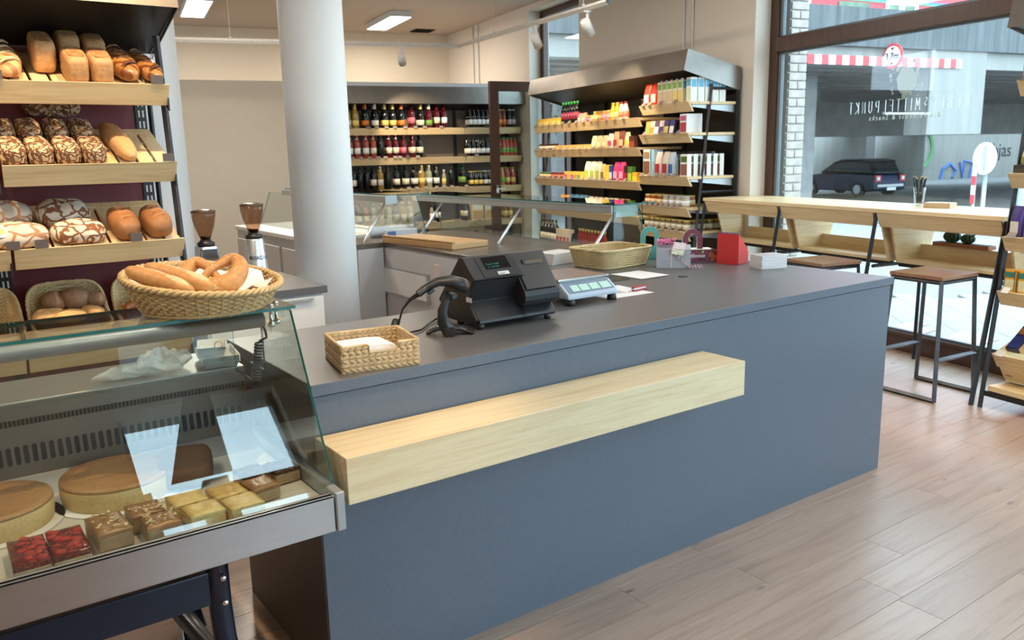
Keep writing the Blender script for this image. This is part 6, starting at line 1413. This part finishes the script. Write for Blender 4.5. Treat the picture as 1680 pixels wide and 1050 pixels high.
far(3, [(dj, .08, 'jar', 'dark preserve jar', 'jar')]*4 + [(bottle_proto('jar', gcol(200, 190, 170), col(226, 216, 196), F_blk), .08, 'jar', 'pale preserve jar', 'jar')]*2 + [(bag_proto(.10, .07, .16, col(220, 150, 60), col(240, 210, 140)), .104, 'pasta_bag', 'orange pasta bag', 'bag')]*2 + [(bb_, .104, 'pasta_bag', 'blue pasta bag', 'bag')]*4 + [(rw, .10, 'pulse_bag', 'clear bag of pulses with red label', 'bag')]*6 + [(bag_proto(.095, .07, .16, col(150, 120, 80), col(214, 200, 170)), .10, 'pulse_bag', 'brown bag of pulses', 'bag')]*2)
far(4, [(bottle_proto('wine', G_dk, K_cream, F_gold), .082, 'bottle', 'dark vinegar bottle', 'bottle')]*5 + [(carton_proto(.075, .07, .20, col(170, 60, 60), col(222, 206, 186)), .08, 'oil_carton', 'cream gift carton', 'carton')]*4 + [(bottle_proto('squash', G_dk, col(60, 60, 70), F_blk), .075, 'bottle', 'small black vinegar bottle', 'bottle')]*2 + [(bottle_proto('oil', gcol(130, 34, 16), None, F_gold), .064, 'bottle', 'red oil bottle with gold cap', 'bottle')]*9 + [(bottle_proto('jar', gcol(140, 40, 24), None, F_gold), .082, 'jar', 'red sauce jar', 'jar')]*4)
tags(gd, [GX0+.12+i*.16 for i in range(13)], G_FAR[0]); tags(gd, [GX0+.10+i*.15 for i in range(14)], G_FAR[1]); tags(gd, [GX0+.10+i*.14 for i in range(15)], G_FAR[2])
# ---------------------------------------------------------------- rack by the bar (local x right, y back)
def rput(parts, x, y, z, name, label, cat, rz=0, rx=0): put(MR, parts, (x, y, z+.0006), name, label, cat, 'goods on the rack by the bar', rz, rx)
z = R_Z[2]
purple = bag_proto(.075, .055, .175, col(62, 46, 120), col(214, 206, 196))
rput(purple, .055, .075, z, 'coffee_bag', 'purple coffee bag with white label at the rack end', 'bag', R_(-6)); rput(purple, .060, .16, z, 'coffee_bag', 'purple coffee bag standing behind the first purple bag', 'bag', R_(-6))
rput(bag_proto(.085, .055, .16, col(190, 200, 40), col(240, 220, 60)), .150, .075, z, 'coffee_bag', 'lime and yellow bag cut by the picture edge', 'bag')
z = R_Z[3]; yb = carton_proto(.070, .06, .125, col(214, 206, 160), col(220, 160, 40), col(60, 120, 110))
rput(yb, .052, .085, z, 'tea_box', 'yellow black-edged tea box at the rack end', 'box'); rput(yb, .132, .085, z, 'tea_box', 'yellow black-edged tea box cut by the picture edge', 'box')
for q in (.052, .132):
    mb = MB()
    for i in range(11):
        for s in (-1, 1): mb.box(q+s*.030-.004, q+s*.030+.004, .0838, .0845, z+.006+i*.0108, z+.0115+i*.0108)
    o = mb.build('edge_print', M_blkpl, None); o.matrix_world = MR; tag(o, 'black zigzag edge printing on the yellow tea box', 'print')
    par = [p for p in COL.objects if p.name.startswith('tea_box') and abs((MR.inverted() @ p.matrix_world.translation).x - q) < .02][0]
    w_ = o.matrix_world.copy(); o.parent = par; o.matrix_parent_inverse = par.matrix_world.inverted(); del o['category']; del o['label']
z = R_Z[0]; rput(carton_proto(.085, .06, .12, col(180, 160, 120), col(206, 190, 160), col(110, 150, 60)), .06, .075, z, 'food_carton', 'beige and green carton on the top shelf by the hood', 'carton')
z = R_Z[1]; rput(carton_proto(.12, .10, .045, col(70, 60, 50), col(50, 44, 40)), .075, .075, z, 'display_tray', 'dark card tray on the second shelf of the bar rack', 'tray')
rput(bag_proto(.07, .05, .09, col(206, 196, 160), col(140, 140, 60)), .07, .10, z+.046, 'snack_bag', 'cream and olive bag standing in the dark card tray', 'bag')
put(MR, carton_proto(.075, .035, .19, col(50, 60, 130), col(28, 30, 70), col(190, 120, 50)), (.06, .15, .36), 'pasta_box', 'navy box leaning in the lowest pine crate', 'box', 'goods on the rack by the bar', 0, R_(-52))
put(MR, carton_proto(.085, .035, .20, col(206, 180, 130), col(214, 190, 150)), (.135, .16, .36), 'pasta_box', 'beige box leaning between navy and green boxes', 'box', 'goods on the rack by the bar', 0, R_(-54))
put(MR, carton_proto(.11, .035, .20, col(20, 90, 60), col(14, 80, 52)), (.225, .16, .355), 'pasta_box', 'dark green box leaning in the lowest pine crate', 'box', 'goods on the rack by the bar', 0, R_(-56))
put(MR, carton_proto(.09, .05, .16, col(40, 40, 90), col(24, 26, 60)), (.10, .32, .44), 'pasta_box', 'navy box at the rear of the lowest pine crate', 'box', 'goods on the rack by the bar', 0, R_(-30))
for x, zz in ((.055, R_Z[0]), (.06, R_Z[2]), (.16, R_Z[2]), (.055, R_Z[3])): place(TAGM, 'price_tag', rr, (x, .035, zz-.004))
place(TAGW, 'price_tag', rr, (.055, .045, .327)); place(TAGW, 'price_tag', rr, (.06, .034, R_Z[3]-.004))
